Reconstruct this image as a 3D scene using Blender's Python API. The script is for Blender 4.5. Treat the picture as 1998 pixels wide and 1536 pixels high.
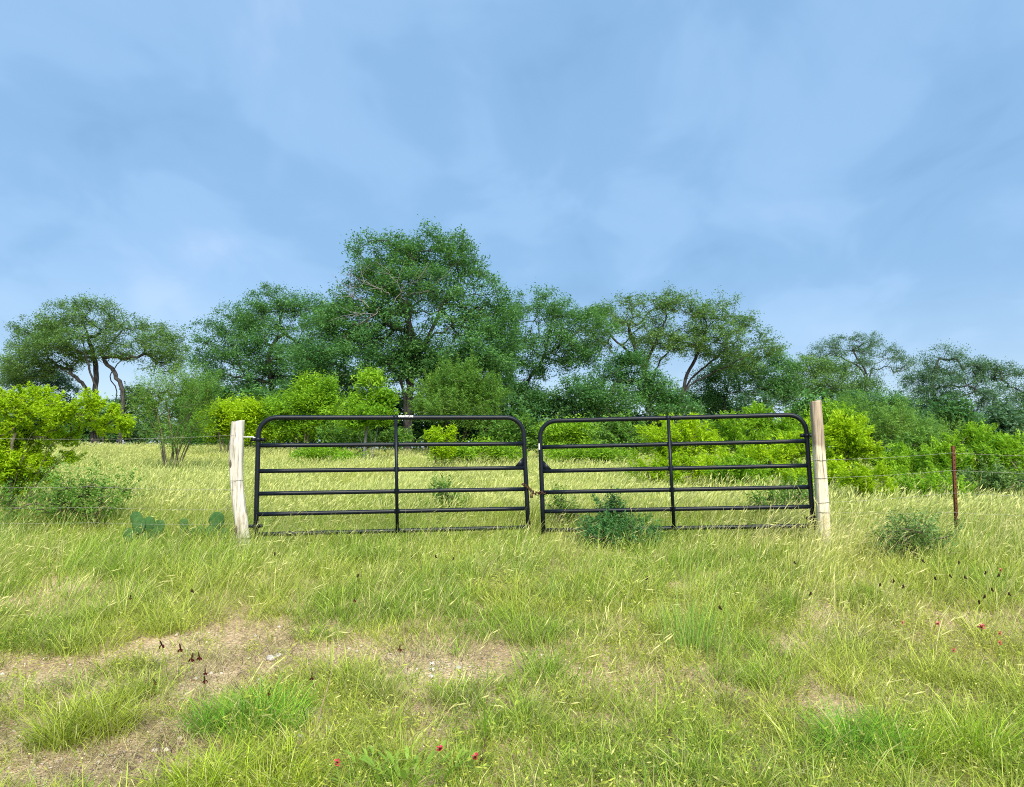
import bpy, math, random
import numpy as np
from mathutils import Vector, Matrix, Euler

random.seed(7)
rng = np.random.default_rng(11)
for o in list(bpy.data.objects):
    bpy.data.objects.remove(o)
SC = bpy.context.scene
COL = SC.collection

# ------------------------------------------------------------------ camera
CAM_Z, PITCH, FPX, CX, CY = 1.5, math.radians(5.6), 1500.0, 999.0, 768.0
cam_d = bpy.data.cameras.new('camera')
cam_d.sensor_width = 36.0
cam_d.lens = 36.0 * FPX / 1998.0
cam_d.clip_start = 0.05
cam_d.clip_end = 6000
cam = bpy.data.objects.new('camera', cam_d)
cam.location = (0, 0, CAM_Z)
cam.rotation_euler = (math.pi / 2 + PITCH, 0, 0)
COL.objects.link(cam)
SC.camera = cam

# ------------------------------------------------------------------ world, sun, exposure
SUN_EL, SUN_AZ = math.radians(44), math.radians(164)      # compass direction the light comes from (0 = +Y, 90 = +X)
world = bpy.data.worlds.new('World')
SC.world = world
world.use_nodes = True
NT = world.node_tree
NT.nodes.clear()


def N(nt, kind, **kw):
    n = nt.nodes.new(kind)
    for k, v in kw.items():
        if k.startswith('i_'):
            key = k[2:]
            key = int(key) if key.isdigit() else key.replace('_', ' ')
            n.inputs[key].default_value = v
        else:
            setattr(n, k, v)
    return n


def ramp(nt, stops, interp='LINEAR'):
    r = nt.nodes.new('ShaderNodeValToRGB')
    r.color_ramp.interpolation = interp
    e = r.color_ramp.elements
    while len(e) < len(stops):
        e.new(0.5)
    for i, (p, c) in enumerate(stops):
        e[i].position = p
        e[i].color = (c[0], c[1], c[2], 1) if isinstance(c, (tuple, list)) else (c, c, c, 1)
    return r


def build_world():
    L = NT.links.new
    out = N(NT, 'ShaderNodeOutputWorld')
    bg = N(NT, 'ShaderNodeBackground')
    bg.inputs['Strength'].default_value = 0.050
    sky = N(NT, 'ShaderNodeTexSky', sky_type='NISHITA')
    sky.sun_disc = False
    sky.sun_elevation = SUN_EL
    sky.sun_rotation = SUN_AZ
    sky.air_density = 1.1
    sky.dust_density = 2.0
    sky.ozone_density = 1.5
    tc = N(NT, 'ShaderNodeTexCoord')
    sep = N(NT, 'ShaderNodeSeparateXYZ')
    L(tc.outputs['Generated'], sep.inputs[0])
    # project the view direction on a flat cloud deck
    zc = N(NT, 'ShaderNodeMath', operation='MAXIMUM', i_1=0.0)
    L(sep.outputs['Z'], zc.inputs[0])
    za = N(NT, 'ShaderNodeMath', operation='ADD', i_1=0.32)
    L(zc.outputs[0], za.inputs[0])
    dx = N(NT, 'ShaderNodeMath', operation='DIVIDE')
    dy = N(NT, 'ShaderNodeMath', operation='DIVIDE')
    L(sep.outputs['X'], dx.inputs[0]); L(za.outputs[0], dx.inputs[1])
    L(sep.outputs['Y'], dy.inputs[0]); L(za.outputs[0], dy.inputs[1])
    cmb = N(NT, 'ShaderNodeCombineXYZ')
    L(dx.outputs[0], cmb.inputs[0]); L(dy.outputs[0], cmb.inputs[1])
    mp = N(NT, 'ShaderNodeMapping')
    mp.inputs['Location'].default_value = (3.1, 1.7, 0.0)
    mp.inputs['Rotation'].default_value = (0, 0, math.radians(28))
    mp.inputs['Scale'].default_value = (1.15, 0.80, 1.0)
    L(cmb.outputs[0], mp.inputs[0])
    n1 = N(NT, 'ShaderNodeTexNoise')
    n1.inputs['Scale'].default_value = 1.15
    n1.inputs['Detail'].default_value = 5.0
    n1.inputs['Roughness'].default_value = 0.48
    n1.inputs['Distortion'].default_value = 0.8
    L(mp.outputs[0], n1.inputs['Vector'])
    n2 = N(NT, 'ShaderNodeTexNoise')
    n2.inputs['Scale'].default_value = 3.9
    n2.inputs['Detail'].default_value = 4.0
    n2.inputs['Distortion'].default_value = 0.5
    n2.inputs['Roughness'].default_value = 0.5
    L(mp.outputs[0], n2.inputs['Vector'])
    mx = N(NT, 'ShaderNodeMix', data_type='FLOAT')
    mx.inputs[0].default_value = 0.45
    L(n1.outputs['Fac'], mx.inputs[2]); L(n2.outputs['Fac'], mx.inputs[3])
    # thin overcast: slate-blue bellies to pale lavender veils
    cr = ramp(NT, [(0.34, (1.02, 1.95, 3.22)), (0.45, (1.20, 2.20, 3.56)), (0.55, (1.46, 2.48, 3.88)), (0.70, (2.02, 2.92, 4.22))], 'EASE')
    L(mx.outputs[0], cr.inputs[0])
    # milky air low down
    hz = ramp(NT, [(0.0, 1.0), (0.07, 0.72), (0.15, 0.22), (0.24, 0.0)], 'EASE')
    L(zc.outputs[0], hz.inputs[0])
    mh = N(NT, 'ShaderNodeMix', data_type='RGBA')
    mh.inputs[7].default_value = (2.95, 3.85, 4.60, 1)
    L(hz.outputs[0], mh.inputs[0]); L(cr.outputs[0], mh.inputs[6])
    ms = N(NT, 'ShaderNodeMix', data_type='RGBA')
    ms.inputs[0].default_value = 0.86
    L(sky.outputs[0], ms.inputs[6]); L(mh.outputs[2], ms.inputs[7])
    L(ms.outputs[2], bg.inputs['Color'])
    L(bg.outputs[0], out.inputs[0])


build_world()
sun_d = bpy.data.lights.new('sun', 'SUN')
sun_d.energy = 1.5
sun_d.angle = math.radians(32)
sun_d.color = (1.0, 0.93, 0.80)
sun = bpy.data.objects.new('sun', sun_d)
sd = Vector((math.sin(SUN_AZ) * math.cos(SUN_EL), math.cos(SUN_AZ) * math.cos(SUN_EL), math.sin(SUN_EL)))
sun.rotation_euler = sd.to_track_quat('Z', 'Y').to_euler()
sun.location = sd * 80
COL.objects.link(sun)
SC.view_settings.view_transform = 'Standard'
SC.view_settings.look = 'None'
SC.view_settings.gamma = 1.0
SC.view_settings.exposure = 2.22
SC.view_settings.use_curve_mapping = False
SC.cycles.max_bounces = 6
SC.cycles.diffuse_bounces = 4
SC.cycles.glossy_bounces = 2
SC.cycles.transmission_bounces = 3
SC.cycles.use_denoising = False
SC.cycles.filter_width = 1.05


# ------------------------------------------------------------------ helpers
def W(px, py, Y):
    """point of the place seen at photo pixel (px, py), Y metres ahead of the camera"""
    dx, dy = (px - CX) / FPX, (CY - py) / FPX
    y = math.cos(PITCH) - dy * math.sin(PITCH)
    z = math.sin(PITCH) + dy * math.cos(PITCH)
    return np.array([dx / y * Y, Y, CAM_Z + z / y * Y])


def hash2(ix, iy, s):
    v = np.sin(ix * 127.1 + iy * 311.7 + s * 74.7) * 43758.5453
    return v - np.floor(v)


def vnoise(x, y, s=0.0):
    x = np.asarray(x, float); y = np.asarray(y, float)
    ix, iy = np.floor(x), np.floor(y)
    fx, fy = x - ix, y - iy
    fx, fy = fx * fx * (3 - 2 * fx), fy * fy * (3 - 2 * fy)
    a = hash2(ix, iy, s); b = hash2(ix + 1, iy, s); c = hash2(ix, iy + 1, s); d = hash2(ix + 1, iy + 1, s)
    return (a * (1 - fx) + b * fx) * (1 - fy) + (c * (1 - fx) + d * fx) * fy


def fbm(x, y, s=0.0, o=4):
    x = np.asarray(x, float); y = np.asarray(y, float)
    v, a, t = 0, 0.5, 0
    for i in range(o):
        v = v + a * vnoise(x, y, s + i * 3.3); t += a
        x, y, a = x * 2.03 + 7.1, y * 2.03 - 3.7, a * 0.5
    return v / t


PY = np.array([-400, -5, 3.0, 4.5, 6.0, 7.2, 8.5, 12, 18, 25, 35, 50, 66, 90, 200, 700, 3000.])
PZ = np.array([-6, 0, 0.0, 0.08, 0.28, 0.46, 0.63, 0.84, 1.22, 1.58, 2.05, 2.5, 2.6, 2.3, 0.8, -4, -30.])


def H(x, y):
    x = np.asarray(x, float); y = np.asarray(y, float)
    z = np.interp(y, PY, PZ)
    z = (z + np.interp(y - 0.5, PY, PZ) + np.interp(y + 0.5, PY, PZ)) / 3
    z = z - 0.012 * np.clip(x - 3.2, 0, 30) + 0.02 * np.clip(-x - 8, 0, 30)
    k = np.clip((y + 2) / 4, 0, 1) * np.clip((120 - y) / 60, 0, 1)
    return z + k * (0.10 * (fbm(x * 0.35, y * 0.35, 1.0, 3) - 0.5) + 0.05 * (fbm(x * 1.9, y * 1.9, 5.0, 3) - 0.5))


def G(px, py):
    """ground point seen at photo pixel"""
    ys = np.linspace(2.5, 60, 3000)
    p = W(px, py, 1.0)
    z = CAM_Z + (p[2] - CAM_Z) * ys
    i = int(np.argmax(z <= H(p[0] * ys, ys)))
    y = ys[i]
    return np.array([p[0] * y, y, float(H(p[0] * y, y))])


def build_mesh(name, verts, faces, attrs=None, smooth=False):
    """faces: list of (n,k) index arrays; attrs: face float attributes"""
    me = bpy.data.meshes.new(name)
    verts = np.asarray(verts, np.float32)
    faces = [np.asarray(f, np.int32) for f in faces if len(f)]
    me.vertices.add(len(verts))
    me.vertices.foreach_set('co', verts.ravel())
    tot = np.concatenate([np.full(len(f), f.shape[1], np.int32) for f in faces])
    idx = np.concatenate([f.ravel() for f in faces])
    me.loops.add(len(idx))
    me.loops.foreach_set('vertex_index', idx)
    me.polygons.add(len(tot))
    me.polygons.foreach_set('loop_start', np.concatenate([[0], np.cumsum(tot)[:-1]]).astype(np.int32))
    if smooth:
        me.polygons.foreach_set('use_smooth', np.ones(len(tot), bool))
    for k, v in (attrs or {}).items():
        a = me.attributes.new(k, 'FLOAT', 'FACE')
        a.data.foreach_set('value', np.asarray(v, np.float32))
    me.update(calc_edges=True)
    return me


def link(name, me, mat=None, parent=None, loc=None):
    o = bpy.data.objects.new(name, me)
    COL.objects.link(o)
    if mat is not None:
        if len(me.materials) == 0:
            me.materials.append(mat)
    if loc is not None:
        o.location = tuple(float(v) for v in loc)
    if parent is not None:
        o.parent = parent
    return o


def thing(name, label, cat, loc, group=None):
    o = bpy.data.objects.new(name, None)
    o.empty_display_size = 0.2
    COL.objects.link(o)
    o.location = tuple(float(v) for v in loc)
    return tag(o, label, cat, group)


def tag(o, label, cat, group=None):
    o['label'] = label; o['category'] = cat
    if group: o['group'] = group
    return o


class MB:
    """collects tubes, boxes and blobs into one mesh"""
    def __init__(s): s.v = []; s.f = {}; s.n = 0
    def add(s, v, fs):
        v = np.asarray(v, float)
        for f in fs:
            f = np.asarray(f, int)
            if f.ndim == 1: f = f[None]
            s.f.setdefault(f.shape[1], []).append(f + s.n)
        s.v.append(v); s.n += len(v)
        return s
    def tube(s, pts, rad, k=8, caps=True, twist=0.0):
        pts = np.asarray(pts, float); m = len(pts)
        rad = np.broadcast_to(np.asarray(rad, float), (m,))
        tan = np.gradient(pts, axis=0)
        tan /= np.linalg.norm(tan, axis=1)[:, None] + 1e-9
        up = np.array([0, 0, 1.0]) if abs(tan[0][2]) < 0.9 else np.array([1.0, 0, 0])
        a = np.cross(tan[0], up); a /= np.linalg.norm(a)
        th = np.linspace(0, 2 * np.pi, k, endpoint=False) + twist
        V = []
        for i in range(m):
            a = a - tan[i] * a.dot(tan[i]); a /= np.linalg.norm(a) + 1e-9
            b = np.cross(tan[i], a)
            V.append(pts[i] + rad[i] * (np.cos(th)[:, None] * a + np.sin(th)[:, None] * b))
        V = np.concatenate(V)
        i = np.arange(m - 1)[:, None] * k; j = np.arange(k)[None]; j2 = (j + 1) % k
        q = np.stack([i + j, i + j2, i + k + j2, i + k + j], -1).reshape(-1, 4)
        fs = [q]
        if caps:
            fs += [np.arange(k)[::-1], np.arange(k) + (m - 1) * k]
        return s.add(V, fs)
    def box(s, c, d, R=None):
        c = np.asarray(c, float); d = np.asarray(d, float) / 2
        v = np.array([[x, y, z] for x in (-1, 1) for y in (-1, 1) for z in (-1, 1)]) * d
        if R is not None: v = v @ np.asarray(R).T
        return s.add(v + c, [np.array([[0, 1, 3, 2], [4, 6, 7, 5], [0, 4, 5, 1], [2, 3, 7, 6], [0, 2, 6, 4], [1, 5, 7, 3]])])
    def ball(s, c, r, R=None, seg=10, rings=7, rough=0.0, seed=0):
        th = np.linspace(0, np.pi, rings + 1)[1:-1]; ph = np.linspace(0, 2 * np.pi, seg, endpoint=False)
        v = [[0, 0, 1]] + [[math.sin(t) * math.cos(p), math.sin(t) * math.sin(p), math.cos(t)] for t in th for p in ph] + [[0, 0, -1]]
        v = np.array(v, float)
        if rough:
            rr = np.random.default_rng(seed); v *= (1 + rough * rr.uniform(-1, 1, (len(v), 1)))
        v *= np.asarray(r, float)
        if R is not None: v = v @ np.asarray(R).T
        fs = [np.array([[0, 1 + j, 1 + (j + 1) % seg] for j in range(seg)])]
        q = [[1 + i * seg + j, 1 + (i + 1) * seg + j, 1 + (i + 1) * seg + (j + 1) % seg, 1 + i * seg + (j + 1) % seg] for i in range(rings - 2) for j in range(seg)]
        if q: fs.append(np.array(q))
        b = 1 + (rings - 2) * seg; e = len(v) - 1
        fs.append(np.array([[e, b + (j + 1) % seg, b + j] for j in range(seg)]))
        return s.add(v + np.asarray(c, float), fs)
    def mesh(s, name, smooth=True):
        return build_mesh(name, np.concatenate(s.v), [np.concatenate(f) for f in s.f.values()], smooth=smooth)
    def build(s, name, mat, parent=None, loc=None, smooth=True):
        return link(name, s.mesh(name, smooth), mat, parent, loc)


# ------------------------------------------------------------------ materials
def newmat(name):
    m = bpy.data.materials.new(name); m.use_nodes = True
    nt = m.node_tree; nt.nodes.clear()
    out = N(nt, 'ShaderNodeOutputMaterial')
    return m, nt, out


def leafmat(name, c1, c2, trans=0.3, tcol=None, rough=0.5, spec=0.3):
    m, nt, out = newmat(name); L = nt.links.new
    at = N(nt, 'ShaderNodeAttribute', attribute_name='var')
    cr = ramp(nt, [(0.0, c1), (1.0, c2)])
    L(at.outputs['Fac'], cr.inputs[0])
    p = N(nt, 'ShaderNodeBsdfPrincipled')
    p.inputs['Roughness'].default_value = rough
    p.inputs['Specular IOR Level'].default_value = spec
    L(cr.outputs[0], p.inputs['Base Color'])
    t = N(nt, 'ShaderNodeBsdfTranslucent')
    if tcol is None:
        tcol = tuple(min(1, a * f) for a, f in zip(c2, (1.25, 1.2, 0.7)))
    t.inputs[0].default_value = (*tcol, 1)
    mx = N(nt, 'ShaderNodeMixShader'); mx.inputs[0].default_value = trans
    L(p.outputs[0], mx.inputs[1]); L(t.outputs[0], mx.inputs[2]); L(mx.outputs[0], out.inputs[0])
    return m


def grassmat(name, tint=None, straw=(0.56, 0.54, 0.22), trans=0.35):
    """tint None: colour carried by each scattered clump"""
    m, nt, out = newmat(name); L = nt.links.new
    var = N(nt, 'ShaderNodeAttribute', attribute_name='var')
    dry = N(nt, 'ShaderNodeAttribute', attribute_name='dry')
    mul = N(nt, 'ShaderNodeMapRange'); mul.inputs['To Min'].default_value = 0.50; mul.inputs['To Max'].default_value = 1.50
    L(var.outputs['Fac'], mul.inputs['Value'])
    sc = N(nt, 'ShaderNodeVectorMath', operation='SCALE')
    if tint == 'blade':
        cb = N(nt, 'ShaderNodeCombineXYZ')
        for i, k in enumerate(('tr', 'tg', 'tb')):
            L(N(nt, 'ShaderNodeAttribute', attribute_name=k).outputs['Fac'], cb.inputs[i])
        L(cb.outputs[0], sc.inputs[0])
    elif tint is None:
        a = N(nt, 'ShaderNodeAttribute', attribute_name='tint', attribute_type='INSTANCER')
        L(a.outputs['Color'], sc.inputs[0])
    else:
        sc.inputs[0].default_value = tint
    L(mul.outputs[0], sc.inputs['Scale'])
    s2 = N(nt, 'ShaderNodeVectorMath', operation='SCALE'); s2.inputs[0].default_value = straw
    L(mul.outputs[0], s2.inputs['Scale'])
    mix = N(nt, 'ShaderNodeMix', data_type='RGBA')
    L(dry.outputs['Fac'], mix.inputs[0]); L(sc.outputs[0], mix.inputs[6]); L(s2.outputs[0], mix.inputs[7])
    p = N(nt, 'ShaderNodeBsdfPrincipled')
    p.inputs['Roughness'].default_value = 0.55; p.inputs['Specular IOR Level'].default_value = 0.25
    L(mix.outputs[2], p.inputs['Base Color'])
    t = N(nt, 'ShaderNodeBsdfTranslucent'); L(mix.outputs[2], t.inputs[0])
    mx = N(nt, 'ShaderNodeMixShader'); mx.inputs[0].default_value = trans
    L(p.outputs[0], mx.inputs[1]); L(t.outputs[0], mx.inputs[2]); L(mx.outputs[0], out.inputs[0])
    return m


def plain(name, col, rough=0.6, spec=0.4, metal=0.0, noise=0.0, nscale=30.0, col2=None, bump=0.0, stretch=(1, 1, 1)):
    m, nt, out = newmat(name); L = nt.links.new
    p = N(nt, 'ShaderNodeBsdfPrincipled')
    p.inputs['Roughness'].default_value = rough; p.inputs['Metallic'].default_value = metal
    p.inputs['Specular IOR Level'].default_value = spec
    p.inputs['Base Color'].default_value = (*col, 1)
    if col2 is not None or bump:
        tc = N(nt, 'ShaderNodeTexCoord'); mp = N(nt, 'ShaderNodeMapping'); mp.inputs['Scale'].default_value = stretch
        L(tc.outputs['Object'], mp.inputs[0])
        n = N(nt, 'ShaderNodeTexNoise'); n.inputs['Scale'].default_value = nscale; n.inputs['Detail'].default_value = 6
        n.inputs['Roughness'].default_value = 0.65
        L(mp.outputs[0], n.inputs['Vector'])
        if col2 is not None:
            cr = ramp(nt, [(0.38, col), (0.64, col2)])
            L(n.outputs['Fac'], cr.inputs[0]); L(cr.outputs[0], p.inputs['Base Color'])
        if bump:
            b = N(nt, 'ShaderNodeBump'); b.inputs['Strength'].default_value = bump; b.inputs['Distance'].default_value = 0.01
            L(n.outputs['Fac'], b.inputs['Height']); L(b.outputs[0], p.inputs['Normal'])
    L(p.outputs[0], out.inputs[0])
    return m


def soilmat():
    m, nt, out = newmat('soil'); L = nt.links.new
    tc = N(nt, 'ShaderNodeTexCoord')
    p = N(nt, 'ShaderNodeBsdfPrincipled'); p.inputs['Roughness'].default_value = 0.95; p.inputs['Specular IOR Level'].default_value = 0.1
    n1 = N(nt, 'ShaderNodeTexNoise'); n1.inputs['Scale'].default_value = 1.3; n1.inputs['Detail'].default_value = 8; n1.inputs['Roughness'].default_value = 0.7
    n2 = N(nt, 'ShaderNodeTexNoise'); n2.inputs['Scale'].default_value = 46; n2.inputs['Detail'].default_value = 6; n2.inputs['Roughness'].default_value = 0.7
    vo = N(nt, 'ShaderNodeTexVoronoi'); vo.inputs['Scale'].default_value = 62
    for n in (n1, n2, vo): L(tc.outputs['Object'], n.inputs['Vector'])
    c1 = ramp(nt, [(0.3, (0.33, 0.245, 0.145)), (0.52, (0.54, 0.42, 0.265)), (0.72, (0.70, 0.585, 0.42))]); L(n1.outputs['Fac'], c1.inputs[0])
    c2 = ramp(nt, [(0.32, (0.45, 0.42, 0.36)), (0.5, (0.9, 0.88, 0.85)), (0.68, (1.35, 1.3, 1.2))]); L(n2.outputs['Fac'], c2.inputs[0])
    mu = N(nt, 'ShaderNodeMix', data_type='RGBA', blend_type='MULTIPLY'); mu.inputs[0].default_value = 1
    L(c1.outputs[0], mu.inputs[6]); L(c2.outputs[0], mu.inputs[7]); L(mu.outputs[2], p.inputs['Base Color'])
    ad = N(nt, 'ShaderNodeMath', operation='SUBTRACT'); L(n2.outputs['Fac'], ad.inputs[0]); L(vo.outputs['Distance'], ad.inputs[1])
    b = N(nt, 'ShaderNodeBump'); b.inputs['Strength'].default_value = 0.7; b.inputs['Distance'].default_value = 0.02
    L(ad.outputs[0], b.inputs['Height']); L(b.outputs[0], p.inputs['Normal']); L(p.outputs[0], out.inputs[0])
    return m


def postmat(name, base, mid, dark, patch=None):
    """weathered wood with grain along the post, dark checks, optional stained patch near the top"""
    m, nt, out = newmat(name); L = nt.links.new
    tc = N(nt, 'ShaderNodeTexCoord')
    mp = N(nt, 'ShaderNodeMapping'); mp.inputs['Scale'].default_value = (38, 38, 2.2); L(tc.outputs['Object'], mp.inputs[0])
    n = N(nt, 'ShaderNodeTexNoise'); n.inputs['Scale'].default_value = 1.0; n.inputs['Detail'].default_value = 7; n.inputs['Roughness'].default_value = 0.65
    n.inputs['Distortion'].default_value = 0.5
    L(mp.outputs[0], n.inputs['Vector'])
    mp2 = N(nt, 'ShaderNodeMapping'); mp2.inputs['Scale'].default_value = (7, 7, 3.0); L(tc.outputs['Object'], mp2.inputs[0])
    n2 = N(nt, 'ShaderNodeTexNoise'); n2.inputs['Scale'].default_value = 1.0; n2.inputs['Detail'].default_value = 5; L(mp2.outputs[0], n2.inputs['Vector'])
    cr = ramp(nt, [(0.33, dark), (0.42, mid), (0.53, base), (0.75, tuple(min(1, c * 1.12) for c in base))]); L(n.outputs['Fac'], cr.inputs[0])
    c2 = ramp(nt, [(0.30, (0.66, 0.60, 0.50)), (0.46, (1, 1, 1))]); L(n2.outputs['Fac'], c2.inputs[0])
    mu = N(nt, 'ShaderNodeMix', data_type='RGBA', blend_type='MULTIPLY'); mu.inputs[0].default_value = 0.8
    L(cr.outputs[0], mu.inputs[6]); L(c2.outputs[0], mu.inputs[7])
    last = mu.outputs[2]
    if patch:
        z0, z1, pc = patch
        sp = N(nt, 'ShaderNodeSeparateXYZ'); L(tc.outputs['Object'], sp.inputs[0])
        wob = N(nt, 'ShaderNodeMath', operation='MULTIPLY_ADD', i_1=0.30); L(n2.outputs['Fac'], wob.inputs[0]); L(sp.outputs['Z'], wob.inputs[2])
        mr = N(nt, 'ShaderNodeMapRange', interpolation_type='SMOOTHSTEP'); mr.inputs['From Min'].default_value = z0 + 0.15; mr.inputs['From Max'].default_value = z1 + 0.15
        L(wob.outputs[0], mr.inputs['Value'])
        pr = ramp(nt, [(0.36, tuple(c * 0.35 for c in pc)), (0.56, pc)]); L(n.outputs['Fac'], pr.inputs[0])
        mp_ = N(nt, 'ShaderNodeMix', data_type='RGBA'); L(mr.outputs[0], mp_.inputs[0]); L(last, mp_.inputs[6]); L(pr.outputs[0], mp_.inputs[7])
        last = mp_.outputs[2]
    p = N(nt, 'ShaderNodeBsdfPrincipled'); p.inputs['Roughness'].default_value = 0.85; p.inputs['Specular IOR Level'].default_value = 0.2
    L(last, p.inputs['Base Color'])
    b = N(nt, 'ShaderNodeBump'); b.inputs['Strength'].default_value = 0.5; b.inputs['Distance'].default_value = 0.006
    L(n.outputs['Fac'], b.inputs['Height']); L(b.outputs[0], p.inputs['Normal']); L(p.outputs[0], out.inputs[0])
    return m


M = {}
M['soil'] = soilmat()
M['oak'] = leafmat('oak_leaf', (0.042, 0.145, 0.042), (0.122, 0.29, 0.074), 0.32, rough=0.45, spec=0.35)
M['oak_olive'] = leafmat('oak_leaf_olive', (0.058, 0.15, 0.038), (0.16, 0.3, 0.072), 0.32, rough=0.45, spec=0.35)
M['oak_blue'] = leafmat('oak_leaf_grey', (0.046, 0.132, 0.066), (0.125, 0.245, 0.112), 0.32, rough=0.45, spec=0.35)
M['brush'] = leafmat('brush_leaf', (0.046, 0.148, 0.042), (0.122, 0.295, 0.074), 0.32)
M['yellow'] = leafmat('yellow_leaf', (0.205, 0.37, 0.01), (0.43, 0.62, 0.018), 0.42, rough=0.55, spec=0.2)
M['lime'] = leafmat('lime_leaf', (0.125, 0.3, 0.016), (0.29, 0.5, 0.03), 0.4, rough=0.55, spec=0.2)
M['mid'] = leafmat('mid_leaf', (0.085, 0.215, 0.03), (0.2, 0.37, 0.066), 0.34, rough=0.55, spec=0.2)
M['dull'] = leafmat('dull_leaf', (0.075, 0.17, 0.04), (0.175, 0.3, 0.08), 0.3)
M['bark'] = plain('bark', (0.028, 0.027, 0.027), 0.95, 0.1, col2=(0.095, 0.092, 0.088), nscale=9, bump=0.8, stretch=(1, 1, 0.35))
M['twig'] = plain('twig_bark', (0.09, 0.08, 0.05), 0.9, 0.1, col2=(0.17, 0.16, 0.10), nscale=20)
M['deadwood'] = plain('dead_wood', (0.20, 0.195, 0.19), 0.9, 0.1, col2=(0.32, 0.31, 0.30), nscale=20)
M['grass'] = grassmat('pasture_blades', straw=(0.52, 0.53, 0.20))
M['bankgrass'] = grassmat('bank_blades', 'blade')
M['gate'] = plain('gate_paint', (0.0035, 0.0065, 0.0125), 0.42, 0.26, col2=(0.006, 0.010, 0.016), nscale=24)
M['steel'] = plain('galvanised_steel', (0.62, 0.62, 0.60), 0.42, 0.5, 0.6, col2=(0.78, 0.78, 0.76), nscale=40)
M['wire'] = plain('fence_wire', (0.30, 0.30, 0.26), 0.6, 0.3, 0.2, col2=(0.44, 0.43, 0.37), nscale=12)
M['rust'] = plain('rust', (0.075, 0.028, 0.014), 0.9, 0.2, 0.1, col2=(0.155, 0.062, 0.030), nscale=60, bump=0.6)
M['chain'] = plain('chain_rust', (0.055, 0.028, 0.016), 0.75, 0.3, 0.4, col2=(0.14, 0.075, 0.040), nscale=90, bump=0.4)
M['brass'] = plain('tarnished_brass', (0.09, 0.055, 0.018), 0.6, 0.4, 0.5, col2=(0.18, 0.11, 0.04), nscale=60)
M['white'] = plain('white_print', (0.80, 0.80, 0.78), 0.6, 0.3)
M['post_a'] = postmat('bleached_wood', (0.62, 0.59, 0.52), (0.40, 0.37, 0.31), (0.09, 0.08, 0.065))
M['post_b'] = postmat('cream_wood', (0.72, 0.66, 0.50), (0.54, 0.48, 0.34), (0.20, 0.155, 0.10), patch=(1.20, 1.28, (0.42, 0.34, 0.25)))
M['knot'] = plain('knot', (0.07, 0.055, 0.04), 0.95, 0.1, col2=(0.16, 0.13, 0.10), nscale=50, bump=0.6)
M['cactus'] = plain('cactus_skin', (0.034, 0.098, 0.026), 0.85, 0.1, col2=(0.062, 0.142, 0.040), nscale=14)
M['spine'] = plain('cactus_spine', (0.34, 0.32, 0.20), 0.8, 0.1)
M['stone'] = plain('pale_stone', (0.34, 0.32, 0.28), 0.9, 0.2, col2=(0.60, 0.58, 0.55), nscale=26, bump=0.5)
M['maroon'] = plain('maroon_petal', (0.030, 0.003, 0.003), 0.7, 0.1, col2=(0.065, 0.006, 0.005), nscale=60)
M['cone'] = plain('flower_cone', (0.030, 0.016, 0.010), 0.9, 0.1, col2=(0.07, 0.042, 0.022), nscale=160, bump=0.6)
M['seed'] = plain('seed_head', (0.020, 0.012, 0.010), 0.9, 0.1, col2=(0.06, 0.032, 0.022), nscale=120)
M['scarlet'] = plain('scarlet_petal', (0.62, 0.018, 0.060), 0.55, 0.3, col2=(0.80, 0.05, 0.12), nscale=60)
M['coral'] = plain('coral_petal', (0.62, 0.12, 0.11), 0.55, 0.3, col2=(0.75, 0.25, 0.20), nscale=60)
M['petal'] = plain('white_petal', (0.66, 0.66, 0.58), 0.6, 0.3, col2=(0.78, 0.77, 0.72), nscale=60)
M['stem'] = plain('green_stem', (0.13, 0.21, 0.045), 0.7, 0.2, col2=(0.20, 0.28, 0.07), nscale=40)
M['dryst'] = plain('dry_stem', (0.20, 0.15, 0.085), 0.85, 0.1, col2=(0.32, 0.26, 0.16), nscale=40)
M['darkst'] = plain('dark_dry_stem', (0.060, 0.036, 0.026), 0.9, 0.1, col2=(0.12, 0.075, 0.05), nscale=60)
M['broad'] = leafmat('broad_leaf', (0.17, 0.32, 0.04), (0.30, 0.46, 0.07), 0.35)

# ------------------------------------------------------------------ ground: one sheet to the horizon
def ground():
    xs = np.concatenate([-np.geomspace(9, 2500, 60)[::-1], np.arange(-8.8, 8.81, 0.18), np.geomspace(9, 2500, 60)])
    ys = np.concatenate([[-300, -120, -50, -20, -8, -3], np.arange(0, 14, 0.18), np.arange(14, 40, 0.5), np.geomspace(40, 3000, 70)])
    X, Y = np.meshgrid(xs, ys)
    Z = H(X, Y)
    near = (np.abs(X) < 9) & (Y > 0) & (Y < 14)
    Z = Z + near * 0.018 * (fbm(X * 7, Y * 7, 9.0, 3) - 0.5)
    v = np.stack([X, Y, Z], -1).reshape(-1, 3)
    w = len(xs); h = len(ys)
    i = np.arange(h - 1)[:, None] * w; j = np.arange(w - 1)[None]
    q = np.stack([i + j, i + j + 1, i + w + j + 1, i + w + j], -1).reshape(-1, 4)
    o = link('ground', build_mesh('ground', v, [q], smooth=True), M['soil'])
    o['kind'] = 'structure'; o['label'] = 'pale stony soil rising from the roadside to the pasture'


ground()

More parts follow.
